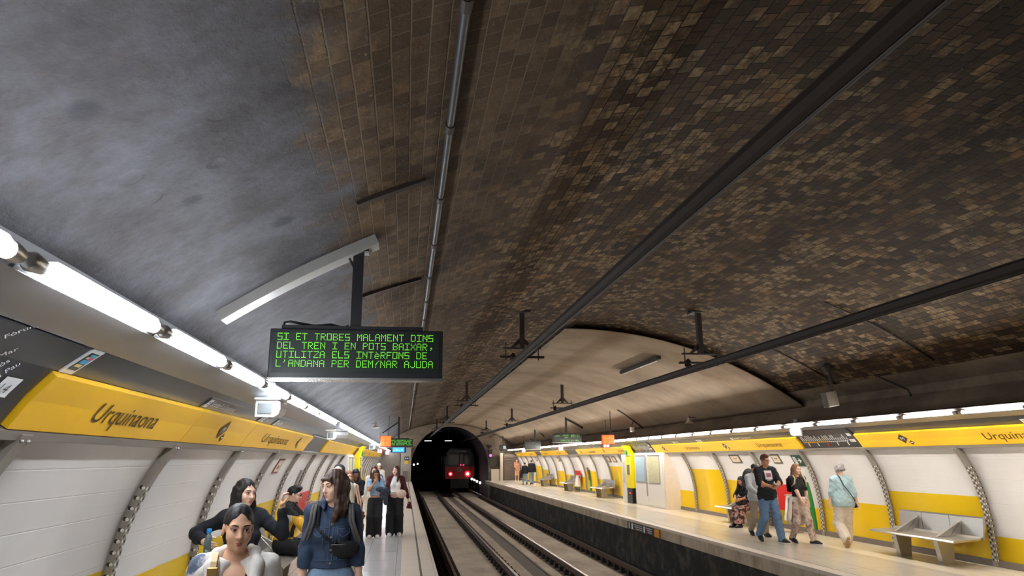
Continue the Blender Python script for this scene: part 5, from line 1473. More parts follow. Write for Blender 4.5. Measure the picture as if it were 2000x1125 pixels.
        o += [C_(h(-.017, .081, -.0635), h(.017, .081, -.0635), .0075*k, None, .006), C_(h(-.014, .080, -.0745), h(.014, .080, -.0745), .008*k, None, .006)]
        for sg in (1, -1): o += [E_(h(sg*.0755, -.006, -.006), V(.008, .017, .030)*k, .008, M)]
        o += [C_(h(0, -.025, -.06), s.N + s.u*.0*s.k, (.051 if m else .043)*k, (.060 if m else .050)*k, .025)]
        return o
    # ---- build the body and face
    def body(s, mat_=None, legs=True):
        sk = mat_ or skin(s.tone)
        pr = s.torso(-.006) + s.arm('a') + s.arm('b') + (s.leg('a', -.004) + s.leg('b', -.004) if legs else [])
        hp = s.headp(); ha, hb = s.hand('a'), s.hand('b'); allp = pr + ha + hb + hp
        r1, r2, r3 = s.res
        zc = s.N + s.u*.02*s.k
        pieces = [grow(allp, r1, *[np.array(q) for q in s._box(hp, .015)])]
        pieces += [grow(allp, r2, *s._box(q, .004)) for q in (ha, hb)]
        pieces.append(grow(pr + hp[-1:], r3))
        return link_mesh('body', pieces, sk, s.t)
    def _box(s, p, m): lo, hi = bounds(p, m); return lo, hi
    def face(s, brow=(40, 28, 22), iris=(60, 40, 28), lip=None, glasses=None, beard=None, earring=None, look=0.0):
        k = s.hs
        if s.d >= 1:
            for sg in (1, -1):
                mb = MB(); c = s.h(sg*.0315, .0795, .0035); r = .0122*k; n, m = 16, 10; vs = []; fs = []; mi = []
                fd = nrm(s.hf + s.hx*look); ux = nrm(np.cross(s.hu, fd)); uu = np.cross(fd, ux)
                for i in range(m + 1):
                    a = PI * i / m
                    for j in range(n):
                        b = 2*PI*j/n; vs.append(c + r*(fd*math.cos(a) + (ux*math.cos(b) + uu*math.sin(b)*.66)*math.sin(a)))
                for i in range(m):
                    for j in range(n): fs.append((i*n+j, i*n+(j+1) % n, (i+1)*n+(j+1) % n, (i+1)*n+j)); mi.append(1 if i < 2 else 0)
                mb.v = [tuple(v) for v in vs]; mb.f = fs; mb.mi = mi
                mb.build('eye', [mat('eye white', srgb(232, 226, 220), .25, var=.02), mat('iris %d %d %d' % iris, srgb(*iris), .2)], s.t, smooth=True)
                # upper lid and lashes
                mb = MB(); pts = [s.h(sg*(.0315 + .0165*q), .0885 - .006*q*q - .001*sg*q, .0030 + .0068*(1 - q*q)) for q in np.linspace(-1, 1, 7)]
                mb.tube([tuple(p) for p in pts], [.0010*k] + [.0020*k]*5 + [.0010*k], 6); mb.build('eyelash', mat('dark lashes', srgb(34, 24, 22), .6), s.t, smooth=True)
        for sg in (1, -1):
            mb = MB(); pts = [s.h(sg*(.013 + .040*q), .0925 - .012*q*q, .0250 + .0062*math.sin(2.3*q) - .004*q*q) for q in np.linspace(0, 1, 6)]
            mb.tube([tuple(p) for p in pts], [.0024*k, .0034*k, .0034*k, .0028*k, .0021*k, .0010*k], 6); mb.build('eyebrow', mat('brow %d %d %d' % brow, srgb(*brow), .8), s.t, smooth=True)
        lc = lip or (168, 92, 84); lm = mat('lips %d %d %d' % lc, srgb(*lc), .4)
        mb = MB(); pts = [s.h(.0245*q, .0905 - .0105*q*q, -.0650 + .0022*abs(q)*(1 - abs(q))*2) for q in np.linspace(-1, 1, 9)]
        mb.tube([tuple(p) for p in pts], [.0012*k, .0034*k, .0046*k, .0048*k, .0042*k, .0048*k, .0046*k, .0034*k, .0012*k], 8)
        pts = [s.h(.0215*q, .0900 - .0095*q*q, -.0735 + .003*q*q) for q in np.linspace(-1, 1, 9)]
        mb.tube([tuple(p) for p in pts], [.0012*k, .0036*k, .0050*k, .0054*k, .0055*k, .0054*k, .0050*k, .0036*k, .0012*k], 8); mb.build('lips', lm, s.t, smooth=True)
        if glasses:
            mb = MB()
            for sg in (1, -1):
                mb.tube([tuple(s.h(sg*.034 + .024*math.cos(a), .101, .002 + .018*math.sin(a))) for a in np.linspace(0, 2*PI, 17)], .0022*k, 6)
                mb.tube([tuple(s.h(sg*.056, .099, .006)), tuple(s.h(sg*.078, .04, .006)), tuple(s.h(sg*.079, -.015, .002))], .0022*k, 6)
            mb.tube([tuple(s.h(-.011, .103, .006)), tuple(s.h(.011, .103, .006))], .002*k, 6)
            g = mb.build('glasses', M_BLK, s.t)
            if glasses == 'dark':
                for sg in (1, -1):
                    mb = MB(); mb.prism([tuple(s.h(sg*.034 + .023*math.cos(a), .101, .002 + .017*math.sin(a))) for a in np.linspace(0, 2*PI, 13)[:-1]], tuple(s.hf*.002)); mb.build('lens', mat('dark lens', srgb(24, 22, 24), .1), g)
        if beard:
            M = s.HM(); pr = [E_(s.h(0, .032, -.076), V(.052, .054, .044)*k, .02, M), E_(s.h(0, .064, -.098), V(.026, .022, .020)*k, .02, M), E_(s.h(0, .075, -.070), V(.045, .03, .030)*k, .01, M, -1), CUT(s.h(0, 0, -.055), s.hu)]
            link_mesh('beard', [grow(pr, max(.004, s.res[0]*.8), noise=strands(.0012, 400))], beard, s.t)
        if earring:
            for sg in earring:
                mb = MB(); c = s.h(sg*.082, -.002, -.040); mb.tube([tuple(c + (s.hf*math.cos(a) + s.hu*math.sin(a))*.011*k) for a in np.linspace(0, 2*PI, 13)], .0022*k, 6); mb.build('earring', mat('gold earring', srgb(214, 166, 70), .25, .9), s.t)
        return s
    # ---- hair
    def hair(s, style, m, length=.3, part=0.0, bulk=1.0, fringe=False, frontlock=1.0):
        k = s.hs; M = s.HM(); h = s.h
        cap = [E_(h(0, -.020, .040), V(.082*bulk, .099, .090)*k, .02, M)]
        sub = [E_(h(part*.02, .090, -.052), V(.064, .075, .108)*k, .012, M, -1)]
        L = length; dn = V(0, 0, -1); pr = list(cap); tail = []
        if style in ('long', 'wavy'):
            wv = .022 if style == 'wavy' else .006
            fr = s.fw if hasattr(s, 'fw') else s.hf
            for sg in (1, -1):
                for (x, f, x2, f2, rr) in ((.070, .010, .086, .045 * frontlock, .026), (.066, -.04, .092, -.005, .032), (.045, -.075, .062, -.075, .036)):
                    p = h(sg*x, f, .02); n = 6; pts = [p]
                    for i in range(1, n + 1):
                        t = i / n; e = h(sg*(x + (x2 - x)*min(1, t*1.8)), f + (f2 - f)*t, .02) + dn * (L * t) * s.k
                        e = e + s.hx * sg * wv * math.sin(t*9 + x*30) * s.k + V(0, .02*t, 0) * (1 if f < 0 else 0)
                        pts.append(e)
                    for i in range(n): tail.append(C_(pts[i], pts[i+1], rr*k*(1 - .10*i/n)*bulk, rr*k*(1 - .10*(i+1)/n - (.35 if i == n - 1 else 0))*bulk, .02))
            tail.append(C_(h(0, -.07, -.02), h(0, -.085, -.02) + dn*L*.9*s.k, .055*k, .045*k, .03))
        elif style == 'tied':
            cap = [E_(h(0, -.020, .040), V(.0795, .100, .091)*k, .02, M)]; pr = cap
            tail.append(E_(h(0, -.11, .0), V(.04, .045, .04)*k, .02, M)); tail.append(C_(h(0, -.115, -.01), h(0, -.105, -.16), .032*k, .018*k, .02))
            sub = [E_(h(.004, .098, -.042), V(.069, .086, .112)*k, .016, M, -1), SUBC(h(.008, .095, .06), h(.004, .06, .112), .016*k, .004*k, .02)]
            for sg in (1, -1): tail.append(C_(h(sg*.071, .012, .03), h(sg*.073, .008, -.03), .010*k, .006*k, .01))
            for sg in (1, -1): sub.append(E_(h(sg*.080, .008, -.022), V(.030, .034, .044)*k, .012, M, -1))
            sub.append(CUT(h(0, -.05, -.055), -s.hu + s.hf*.0))
        elif style == 'short':
            pr = [E_(h(0, -.016, .042), V(.079, .095, .088)*k, .02, M), CUT(h(0, .0, -.025), -s.hu + s.hf*.0 - s.hf*.25)]
            if bulk > 1: pr.insert(1, E_(h(0, .035, .105), V(.055, .055, .034)*k*bulk, .03, M))
            sub = [E_(h(0, .092, -.052), V(.070, .070, .112)*k, .008, M, -1)]
            for sg in (1, -1): sub.append(E_(h(sg*.076, -.003, -.02), V(.02, .022, .03)*k, .006, M, -1))
        elif style == 'curly':
            rg = random.Random(5)
            for i in range(44):
                a = rg.uniform(0, 2*PI); e = rg.uniform(-.5, 1.3); d = s.hx*math.cos(a)*math.cos(e) + s.hf*math.sin(a)*math.cos(e) + s.hu*math.sin(e)
                if d @ s.hf > .55 and e < .9: continue
                tail.append(E_(h(0, -.018, .03) + d*.088*k, V(.033, .033, .033)*k, .014))
        elif style == 'bob':
            for sg in (1, -1): tail.append(C_(h(sg*.06, -.02, .03), h(sg*.075, -.02, -.09), .04*k, .03*k, .02))
            tail.append(C_(h(0, -.07, 0), h(0, -.08, -.09), .05*k, .04*k, .03))
        allp = pr + [q for q in tail if q[6] > 0] + sub + [q for q in tail if q[6] < 0]
        if style in ('long', 'wavy'): allp = pr + tail + sub
        if fringe: allp += [C_(h(-.045, .075, .062), h(.045, .075, .062), .014*k, .014*k, .012), C_(h(.03, .078, .06), h(.055, .066, .025),  .012*k, .007*k, .01), C_(h(-.03, .078, .06), h(-.055, .066, .025), .012*k, .007*k, .01)]
        link_mesh('hair', [grow(allp, {2: .006, 1: .008, 0: .014}[s.d], noise=strands((.0008 if style in ('tied', 'short') else .0016) if s.d else .001, 230))], m, s.t); return s
    # ---- clothing
    def wear(s, name, m, prims, res=None, fold=.0028, label=None, mi_fn=None, seed=1.0, ff=34.0):
        o = link_mesh(name, [grow(prims, res or {2: .008, 1: .011, 0: .018}[s.d], noise=folds(fold * (1 if s.d else .5), ff, seed))], m, s.t, mi_fn)
        if label and o is not None: o['label'] = label
        return o
    def top(s, name, m, t=.012, sleeve=1.0, hem=-.02, neck=.062, loose=1.0, vneck=0.0, thick=1.0, fold=.0028, label=None, mi_fn=None, open_=0.0, ff=34.0):
        pr = s.torso(t * loose) + (s.arm('a', t, sleeve, thick) + s.arm('b', t, sleeve, thick) if sleeve > 0 else [])
        if hem < -.03: pr.append(E_(s.P + s.u*(hem + .10)*s.k, V(.194*s.fat, .122*s.fat, .24)*s.k + t*loose, .05, np.array([s.x, s.fw, s.u])))
        pr.append(CUT(s.P + s.u*hem*s.k, -s.u))
        pr.append(E_(s.N + s.u*.045*s.k + s.fw*.012*s.k, V(neck, neck, .055)*s.k, .008, None, -1))
        if vneck: pr.append(SUBC(s.N + s.fw*.09*s.k + s.u*.02*s.k, s.N + s.fw*.135*s.k - s.u*vneck*s.k, .058*s.k, .014*s.k, .01))
        if open_: pr.append(SUBC(s.N + s.fw*.13*s.k + s.u*.03*s.k, s.P + s.fw*.17*s.k, .06*s.k, open_*s.k, .01))
        if sleeve == 0:
            for n, sg in (('a', 1), ('b', -1)): pr.append(E_(s.sh[n] + s.x*sg*.035*s.k, V(.05, .075, .09)*s.k, .01, None, -1))
        return s.wear(name, m, pr, fold=fold, label=label, mi_fn=mi_fn, ff=ff)
    def pants(s, m, t=.010, rk=.060, ra=.05, rh=.088, upto=.97, waist=.10, fold=.003, label=None, name='trousers', mi_fn=None):
        k = s.k; M = np.array([s.x, s.fw, s.u]); f = s.fat
        pr = [E_(s.P + s.u*.0*k, V(.156*f, .108*f, .14)*k + t, .05, M), E_(s.P + s.u*.12*k, V(.130*f, .098*f, .10)*k + t, .04, M)] + s.leg('a', t, rk, ra, rh, upto) + s.leg('b', t, rk, ra, rh, upto)
        pr.append(CUT(s.P + s.u*waist*k, s.u)); 
        return s.wear(name, m, pr, fold=fold, label=label, mi_fn=mi_fn, seed=2.5)
    def shoes(s, m, sole=None, sock=None, h=.0):
        for n in ('a', 'b'):
            p, y = s.an[n + 'r']; k = s.k; p = math.radians(p); y = math.radians(y)
            f0 = V(math.sin(y), -math.cos(y), 0); f = f0*math.cos(p) + V(0, 0, -math.sin(p)); u = f0*math.sin(p) + V(0, 0, math.cos(p)); r = np.cross(f, u)
            o = s.an[n] - u*.075*k
            q = lambda a, b, c: o + (r*a + f*b + u*c)*k
            pr = [C_(q(0, -.045, .04), q(0, .10, .035), .040*k, .045*k, .03), C_(q(0, .10, .032), q(.0, .17, .026), .045*k, .034*k, .03), C_(q(0, -.02, .05), q(0, -.01, .09 + h), .042*k, .040*k, .03), C_(q(0, 0, .06), q(0, .09, .045), .042*k, .036*k, .03), CUT(q(0, 0, .004), -u)]
            sh = link_mesh('shoe', [grow(pr, {2: .008, 1: .009, 0: .014}[s.d])], m, s.t)
            if sole is not None:
                pr = [C_(q(0, -.045, .015), q(0, .10, .012), .043*k, .048*k, .03), C_(q(0, .10, .012), q(0, .17, .012), .048*k, .037*k, .03), CUT(q(0, 0, .024), u), CUT(q(0, 0, .0), -u)]
                link_mesh('sole', [grow(pr, {2: .007, 1: .008, 0: .012}[s.d])], sole, sh)
        return s
    def strapline(s, pts, r, name, m, parent=None, flat=1.0):
        mb = MB(); mb.tube([tuple(p) for p in pts], r, 8); return mb.build(name, m, parent or s.t, smooth=True)
    def world(s, p):
        c, q = math.cos(s.t.rotation_euler.z), math.sin(s.t.rotation_euler.z); l = s.t.location
        return V(l.x + c*p[0] - q*p[1], l.y + q*p[0] + c*p[1], l.z + p[2])
# ---------------------------------------------------------------- people on the near platform
M_JEANL = cloth('light blue denim', srgb(126, 152, 180), .85, .25, 30); M_DENIM = cloth('dark indigo denim jacket', srgb(48, 64, 90), .85, .55, 13)
M_BLKC = cloth('black cloth', srgb(24, 24, 28), .85, .2); M_NAVYBLK = cloth('blue black knit', srgb(22, 24, 32), .9, .25)
M_WHITEC = cloth('white cotton', srgb(232, 226, 220), .85, .05); M_SHOEW = cloth('white trainer', srgb(226, 222, 214), .6, .04); M_SHOEB = cloth('black shoe', srgb(22, 22, 24), .6, .1)
M_SOLE = cloth('white rubber sole', srgb(216, 210, 202), .6, .04)
HB = hairm('black', srgb(26, 20, 20)); HBR = hairm('brown', srgb(72, 50, 38)); HDB = hairm('dark brown', srgb(44, 30, 25)); HAUB = hairm('auburn', srgb(70, 32, 28)); HGREY = hairm('grey', srgb(150, 144, 144)); HBLD = hairm('blond brown', srgb(142, 98, 66))

def foreground_woman():
    p = Fig('woman closest to the camera, tied back black hair, open white jacket', (-.772, 3.70, 0), .10, H=1.49, tone='olive', head=(14, 6, -2), detail=2, hands={'a': (.20, -.10, .82), 'b': (-.22, -.06, .80)})
    p.body(); p.face(brow=(34, 24, 22), iris=(52, 34, 26), lip=(164, 88, 84), earring=[-1]); p.hair('tied', HB)
    p.wear('tank_top', cloth('black tank', srgb(28, 26, 30)), p.torso(.005) + [CUT(p.P - p.u*.05, -p.u), E_(p.N + V(0, -.02, .03), V(.14, .14, .075), .01, None, -1), SUBC(p.N + V(-.01, -.09, .0), p.N + V(-.01, -.135, -.20), .085, .060, .01)])
    k = p.k
    wj = cloth('ivory jacket', srgb(226, 218, 210), .85, .06); g = G('white, slate and lilac print'); tc = g.n('ShaderNodeTexCoord'); nz = g.noise(tc.outputs['Object'], 13, 4, .6)
    g.l(g.ramp(nz, [(.38, srgb(96, 108, 128)), (.47, srgb(198, 196, 206)), (.54, srgb(226, 222, 224)), (.60, srgb(150, 130, 176))]), g.b.inputs['Base Color']); g.b.inputs['Roughness'].default_value = .85; pur = g.m
    Mx = np.array([p.x, p.fw, p.u])
    p.wear('jacket', wj, p.torso(.014) + p.arm('a', .014, .98) + p.arm('b', .014, .98) + [E_(p.P, V(.18, .13, .16)*k + .012, .05, Mx), CUT(p.P - p.u*.12, -p.u),
        E_(p.N + V(0, -.02, .05), V(.080, .090, .07), .012, None, -1), E_(p.N + V(.005, -.16, -.12), V(.082, .13, .24), .012, None, -1), E_(p.P + V(.005, -.18, .10), V(.10, .10, .35), .012, None, -1)], fold=.004)
    # collar lapels
    for sg in (1, -1):
        N = p.N; pts = [N + V(sg*.058, .045, .030), N + V(sg*.082, -.005, .012), N + V(sg*.098, -.060, -.035), N + V(sg*.092, -.105, -.12), N + V(sg*.085, -.125, -.21)]
        pr = [C_(pts[i], pts[i+1], (.020, .026, .031, .027)[i], (.026, .031, .027, .012)[i], .02) for i in range(4)]
        p.wear('lapel', wj, pr, fold=.002)
    # printed sleeve showing on the strap side
    p.wear('printed_shoulder_panel', pur, [C_(p.sh['b'] + V(-.01, -.005, .014), p.el['b'], .066*k, .058*k, .03), CUT(p.sh['b'] + V(.02, 0, 0), V(1, 0, 0))], label='white, slate and lilac printed sleeve')
    p.pants(cloth('beige trousers', srgb(196, 184, 168))); p.shoes(M_SHOEW)
    # beige bag on the back with its strap over the shoulder
    st = mat('beige leather', srgb(214, 178, 122), .5)
    b = thing('shoulder_bag', 'beige leather bag strap over the shoulder of the woman closest to the camera', 'bag', tuple(p.t.location), p.t.rotation_euler.z)
    S = p.sh['b']; mb = MB()
    pts = [S + V(.055, .10, -.10), S + V(.048, .05, .045), S + V(.05, -.02, .075), S + V(.052, -.085, .035), S + V(.05, -.115, -.06), S + V(.03, -.10, -.20), S + V(-.02, .0, -.30)]
    vs = []; fs = []
    for i, q in enumerate(pts):
        for dx in (-.013, .013):
            for o in (0, .008): vs.append(q + V(dx, -o * .7, o))
    for i in range(len(pts) - 1):
        a = 4*i
        for (u_, w_) in ((0, 1), (1, 3), (3, 2), (2, 0)): fs.append((a + u_, a + w_, a + 4 + w_, a + 4 + u_))
    mb.add(vs, fs); mb.build('strap', st, b, smooth=False)
    mb = MB(); c = S + V(.052, -.112, .0); mb.box(tuple(c - V(.024, .004, .020)), tuple(c + V(.024, .006, .020)), bev=.004); mb.build('buckle', mat('brass buckle', srgb(196, 156, 90), .35, .7), b)
    mb = MB(); mb.box((S[0] - .10, .10, .98), (S[0] + .16, .22, 1.22), bev=.03); mb.build('pouch', st, b)
    return p
foreground_woman()

def black_sweater_woman():
    H = 1.55
    p = Fig('woman in a black sweater with long dark hair gesturing with a raised hand', (-1.27, 6.2, 0), .62, H=H, tone='fair', head=(12, 4, -4), detail=2, curl={'a': .9, 'b': .9},
            hands={'a': (.235, -.19, 1.33), 'b': (-.305, -.05, 1.10)}, poles={'a': (.0, .35, -1.0), 'b': (-1.0, .6, -.8)}, palms={'a': (-.5, -.8, .2), 'b': (.2, -.5, .9)})
    p.body(); p.face(brow=(30, 22, 20), iris=(60, 40, 28), lip=(184, 96, 96), earring=[-1]); p.hair('long', HB, length=.30, frontlock=.2)
    p.top('sweater', M_NAVYBLK, t=.012, sleeve=.93, hem=-.10, neck=.055, fold=.004, thick=1.05)
    p.pants(M_BLKC, name='trousers'); p.shoes(M_SHOEB)
    w = p.world(p.hd['b'] + nrm(p.hd['b'] - p.el['b']) * .075)
    b = thing('water_bottle', 'clear water bottle with a bright blue cap held beside the black sweater woman', 'bottle', (w[0], w[1], w[2] - .11))
    gl = mat('clear pale blue bottle plastic', srgb(176, 206, 214), .12, trans=.75, var=.03)
    mb = MB(); mb.lathe([(.028, 0), (.031, .01), (.031, .06), (.028, .065), (.031, .07), (.031, .13), (.024, .165), (.013, .185), (.013, .195)], (0, 0, 0), 'z', 18); mb.build('body', gl, b, smooth=True)
    mb = MB(); mb.lathe([(.017, .193), (.018, .197), (.018, .222), (.015, .226)], (0, 0, 0), 'z', 16); mb.build('cap', mat('bright blue cap', srgb(20, 142, 214), .4), b, smooth=True)
black_sweater_woman()

def denim_woman():
    p = Fig('woman in a dark denim jacket with brown wavy hair looking sideways', (-.520, 5.7, 0), .03, H=1.62, shoulder=.148, tone='fair', head=(-48, 8, 3), detail=2, hands={'a': (.225, -.02, .735), 'b': (-.215, -.05, .735)},
            feet={'a': (.09, -.12, 0, 0, 6), 'b': (-.09, .22, .05, 25, -4)}, curl=.8, palms={'a': (0, -1, 0), 'b': (0, -1, 0)})
    k = p.k; p.body(); p.face(brow=(70, 48, 38), iris=(70, 60, 44), lip=(196, 116, 112)); p.hair('wavy', HBR, length=.30, bulk=1.08, fringe=True)
    p.pants(M_JEANL, t=.008, rk=.062, ra=.05, name='jeans', waist=.14)
    j = p.top('jacket', M_DENIM, t=.013, sleeve=1.0, hem=.075, neck=.070, vneck=.05, fold=.0045, thick=1.10, ff=26.0)
    st = cloth('denim seam', srgb(84, 100, 124), .85, .2); bt = mat('copper button', srgb(176, 150, 130), .35, .8)
    fy = lambda x, z: p.P[1] - (.125 + .02*math.cos(x*9))                    # rough front surface of the chest
    from mathutils.bvhtree import BVHTree
    bv = BVHTree.FromPolygons([v.co for v in j.data.vertices], [tuple(q.vertices) for q in j.data.polygons])
    def front(x, z, o=.003):
        h = bv.ray_cast(Vector((x, -.6, z)), Vector((0, 1, 0)))
        return V(x, (h[0].y if h[0] else -.12) - o, z)
    P = p.P[2]; zt = p.N[2]
    def line(name, xs, r, m, n=10):
        pts = []
        for (a, b) in zip(xs[:-1], xs[1:]):
            for i in range(n): pts.append(front(a[0] + (b[0]-a[0])*i/n, a[1] + (b[1]-a[1])*i/n))
        pts.append(front(*xs[-1])); mb = MB(); mb.tube([tuple(q) for q in pts], r, 5); mb.build(name, m, j)
    line('placket_seam', [(.016, zt - .10), (.012, P + .115)], .0028, st); line('placket_seam', [(-.014, zt - .10), (-.016, P + .115)], .0028, st)
    line('waistband_seam', [(-.12, P + .13), (.12, P + .13)], .0028, st)
    line('yoke_seam', [(-.16, zt - .145), (-.02, zt - .155)], .0028, st); line('yoke_seam', [(.16, zt - .145), (.02, zt - .155)], .0028, st)
    for sg in (1, -1):
        line('pocket_flap', [(sg*.045, zt - .165), (sg*.047, zt - .195), (sg*.085, zt - .22), (sg*.125, zt - .195), (sg*.127, zt - .165), (sg*.045, zt - .165)], .0032, st, 5)
        line('panel_seam', [(sg*.06, zt - .23), (sg*.045, P + .135)], .0024, st)
        # collar
        N = p.N; pts = [N + V(sg*.050, .05, .045), N + V(sg*.070, .0, .034), N + V(sg*.070, -.050, .012), N + V(sg*.062, -.088, -.022)]
        p.wear('collar', M_DENIM, [C_(pts[i], pts[i+1], (.016, .020, .024)[i], (.020, .024, .012)[i], .015) for i in range(3)], fold=.001)
    mb = MB()
    for z in (zt - .13, zt - .22, zt - .31, P + .11):
        c = front(.0, z, .006); mb.lathe([(.008, -.004), (.0085, 0), (.007, .004)], tuple(c), 'y', 10)
    mb.build('buttons', bt, j)
    p.shoes(M_SHOEW, M_SOLE)
    # belt bag worn across the chest, and rucksack straps
    b = thing('belt_bag', 'black belt bag worn across the denim jacket', 'bag', tuple(p.t.location), p.t.rotation_euler.z)
    mb = MB(); cz = P + .215; pr = [E_(front(.085, cz, -.005), V(.115, .048, .085)*k, .02), CUT(front(.085, cz + .050, 0), V(.12, 0, 1))]
    link_mesh('pouch', [grow(pr, .007)], M_BLKC, b)
    pts = [front(x, zt - .10 - (.16 + x)*.95, .006) for x in (-.10, -.07, -.04, -.01, .02)]
    mb = MB(); mb.tube([tuple(p.sh['b'] + V(.03, .03, .075))] + [tuple(p.sh['b'] + V(.045, -.075, .05))] + [tuple(q) for q in pts] + [tuple(front(.04, cz + .05, .01))], .011, 6); mb.build('strap', M_BLKC, b)
    mb = MB(); c = front(.115, cz - .035, .046); mb.box(tuple(c + V(-.022, -.002, -.006)), tuple(c + V(.022, .004, .006))); mb.build('label', M_WPL, b)
    c2 = [(x, cz + .028) for x in (.0, .17)]
    mb = MB(); mb.tube([tuple(front(.085 + x, cz + .025, .052 - abs(x)*.25)) for x in (-.08, -.04, 0, .04, .08)], .003, 5); mb.build('zip', M_GREY, b)
    r = thing('rucksack', 'grey brown rucksack straps over the shoulders of the denim jacket', 'rucksack', tuple(p.t.location), p.t.rotation_euler.z)
    rm = cloth('grey brown webbing', srgb(98, 94, 92), .85, .15)
    for sg in (1, -1):
        S = p.sh['a' if sg > 0 else 'b']; mb = MB()
        pts = [S + V(-sg*.01, .10, -.05), S + V(-sg*.012, .06, .030), S + V(-sg*.012, .0, .060), S + V(-sg*.010, -.05, .052), S + V(-sg*.004, -.088, .01), S + V(sg*.0, -.098, -.05), S + V(sg*.022, -.085, -.12), S + V(sg*.05, -.04, -.2)]
        for dx in (-.010, .010): mb.tube([tuple(q + V(dx, 0, -abs(dx)*.2)) for q in pts], .0125, 8)
        mb.build('shoulder_strap', rm, r, smooth=True)
    mb = MB(); mb.box((-.14, .13, P + .08), (.14, .27, zt - .06), bev=.05); mb.build('pack', rm, r, smooth=True)
denim_woman()

def seated_man():
    H = 1.66; k = H/1.7
    p = Fig('seated man in a yellow and black jacket with a dark quiff and sunglasses', (-1.66, 10.95, 0), PI/2 - .12, H=H, sex='m', tone='fair', lean=.16, hipz=.56, head=(6, 8, 0), detail=2, hipshift=(0, .02),
            hands={'a': (.14, -.44, .90), 'b': (-.16, -.44, .70)}, poles={'a': (.5, .2, -1), 'b': (-.5, .3, -1)}, feet={'a': (.13, -.40, 0, 0, 5), 'b': (-.12, -.46, 0, 0, -5)}, kpoles={'a': (.2, -.6, 1), 'b': (-.2, -.6, 1)}, curl=1.3, palms={'a': (0, 0, 1), 'b': (0, 0, 1)})
    p.body(); p.face(brow=(30, 22, 20), glasses='dark', beard=hairm('stubble', srgb(70, 52, 44))); p.hair('short', HB, bulk=1.25)
    yl = cloth('mustard yellow nylon', srgb(226, 170, 44), .6, .08); wh = M_WHITEC
    z1 = p.P + p.u * .36 * k
    def mi(c):
        s_ = (c - p.P) @ p.u; x = np.abs(c[:, 0]); d = (c - p.P) @ p.fw
        out = np.zeros(len(c), int); out[(s_ > .40*k) & (x < .17*k)] = 1; out[(x < .10*k) & (d > .06*k) & (s_ > .1*k)] = 1
        arm = (x > .15*k) & (s_ > .22*k) & (s_ < .42*k) & (d < .12); out[arm] = 2; out[arm & (np.abs(d - .03) < .016)] = 1
        out[(np.abs(c[:, 0]) < .016)] = 1; out[(x > .15*k) & (s_ > .42*k)] = 1
        return out
    pr = p.torso(.024) + p.arm('a', .018, .95, 1.1) + p.arm('b', .018, .95, 1.1) + [CUT(p.P - p.u*.06*k, -p.u), E_(p.N + p.u*.05*k, V(.068, .068, .05)*k, .01, None, -1)]
    p.wear('jacket', [yl, M_BLKC, wh], pr, fold=.005, mi_fn=mi)
    pr = [E_(p.P, V(.17, .12, .12)*k, .05)] + p.leg('a', .022, .075, .06, .095, .0) + p.leg('b', .022, .075, .06, .095, .0)
    p.wear('shorts', M_BLKC, [q for q in pr] + [CUT(p.kn['a']*.5 + p.kn['b']*.5 + V(0, .13, 0), V(0, -1, 0))], fold=.004)
    p.shoes(M_SHOEB, M_SOLE)
seated_man()

def walker(label, x, y, H, hair, hm, topm, botm, sex='f', tone='fair', rz=0.0, fat=1.0, head=(0, 4, 0), hands=None, palms=None, feet=None, sleeve=1.0, detail=1, wide=False, hem=-.02, shoe=None, topname='top', botname='trousers', hairlen=.3, vneck=0.0, neck=.062, brow=(44, 30, 26), lip=None, glasses=None, curl=.7, poles=None, t=.012, upto=.97, lean=0.0, skirt=False, frontlock=1.0, waist=.10, bulk=1.0, group=None):
    p = Fig(label, (x, y, 0), rz, H=H, sex=sex, tone=tone, fat=fat, head=head, hands=hands, palms=palms, feet=feet, detail=detail, curl=curl, poles=poles, lean=lean, group=group)
    p.body(); p.face(brow=brow, lip=lip, glasses=glasses)
    if hair: p.hair(hair, hm, length=hairlen, frontlock=frontlock, bulk=bulk)
    if skirt:
        k = p.k; M = np.array([p.x, p.fw, p.u]); pr = [E_(p.P, V(.17*fat, .12*fat, .14)*k + .01, .05, M), C_(p.P - p.u*.05*k, V(p.P[0], p.P[1], upto*k), .135*k*fat, .20*k*fat, .05), CUT(V(0, 0, upto*k), V(0, 0, -1))]
        p.wear('skirt', botm, pr, fold=.008)
    elif botm is not None:
        p.pants(botm, t=.010, rk=.085 if wide else .062, ra=.10 if wide else .052, rh=.10 if wide else .09, upto=upto, name=botname, waist=waist)
    if topm is not None: p.top(topname, topm, t=t, sleeve=sleeve, hem=hem, neck=neck, vneck=vneck)
    p.shoes(shoe or M_SHOEW, M_SOLE if shoe is None else None)
    return p
STEP = {'a': (.09, -.14, 0, 0, 4), 'b': (-.09, .20, .05, 28, -4)}
STEPB = {'b': (-.09, -.14, 0, 0, -4), 'a': (.09, .20, .05, 28, 4)}
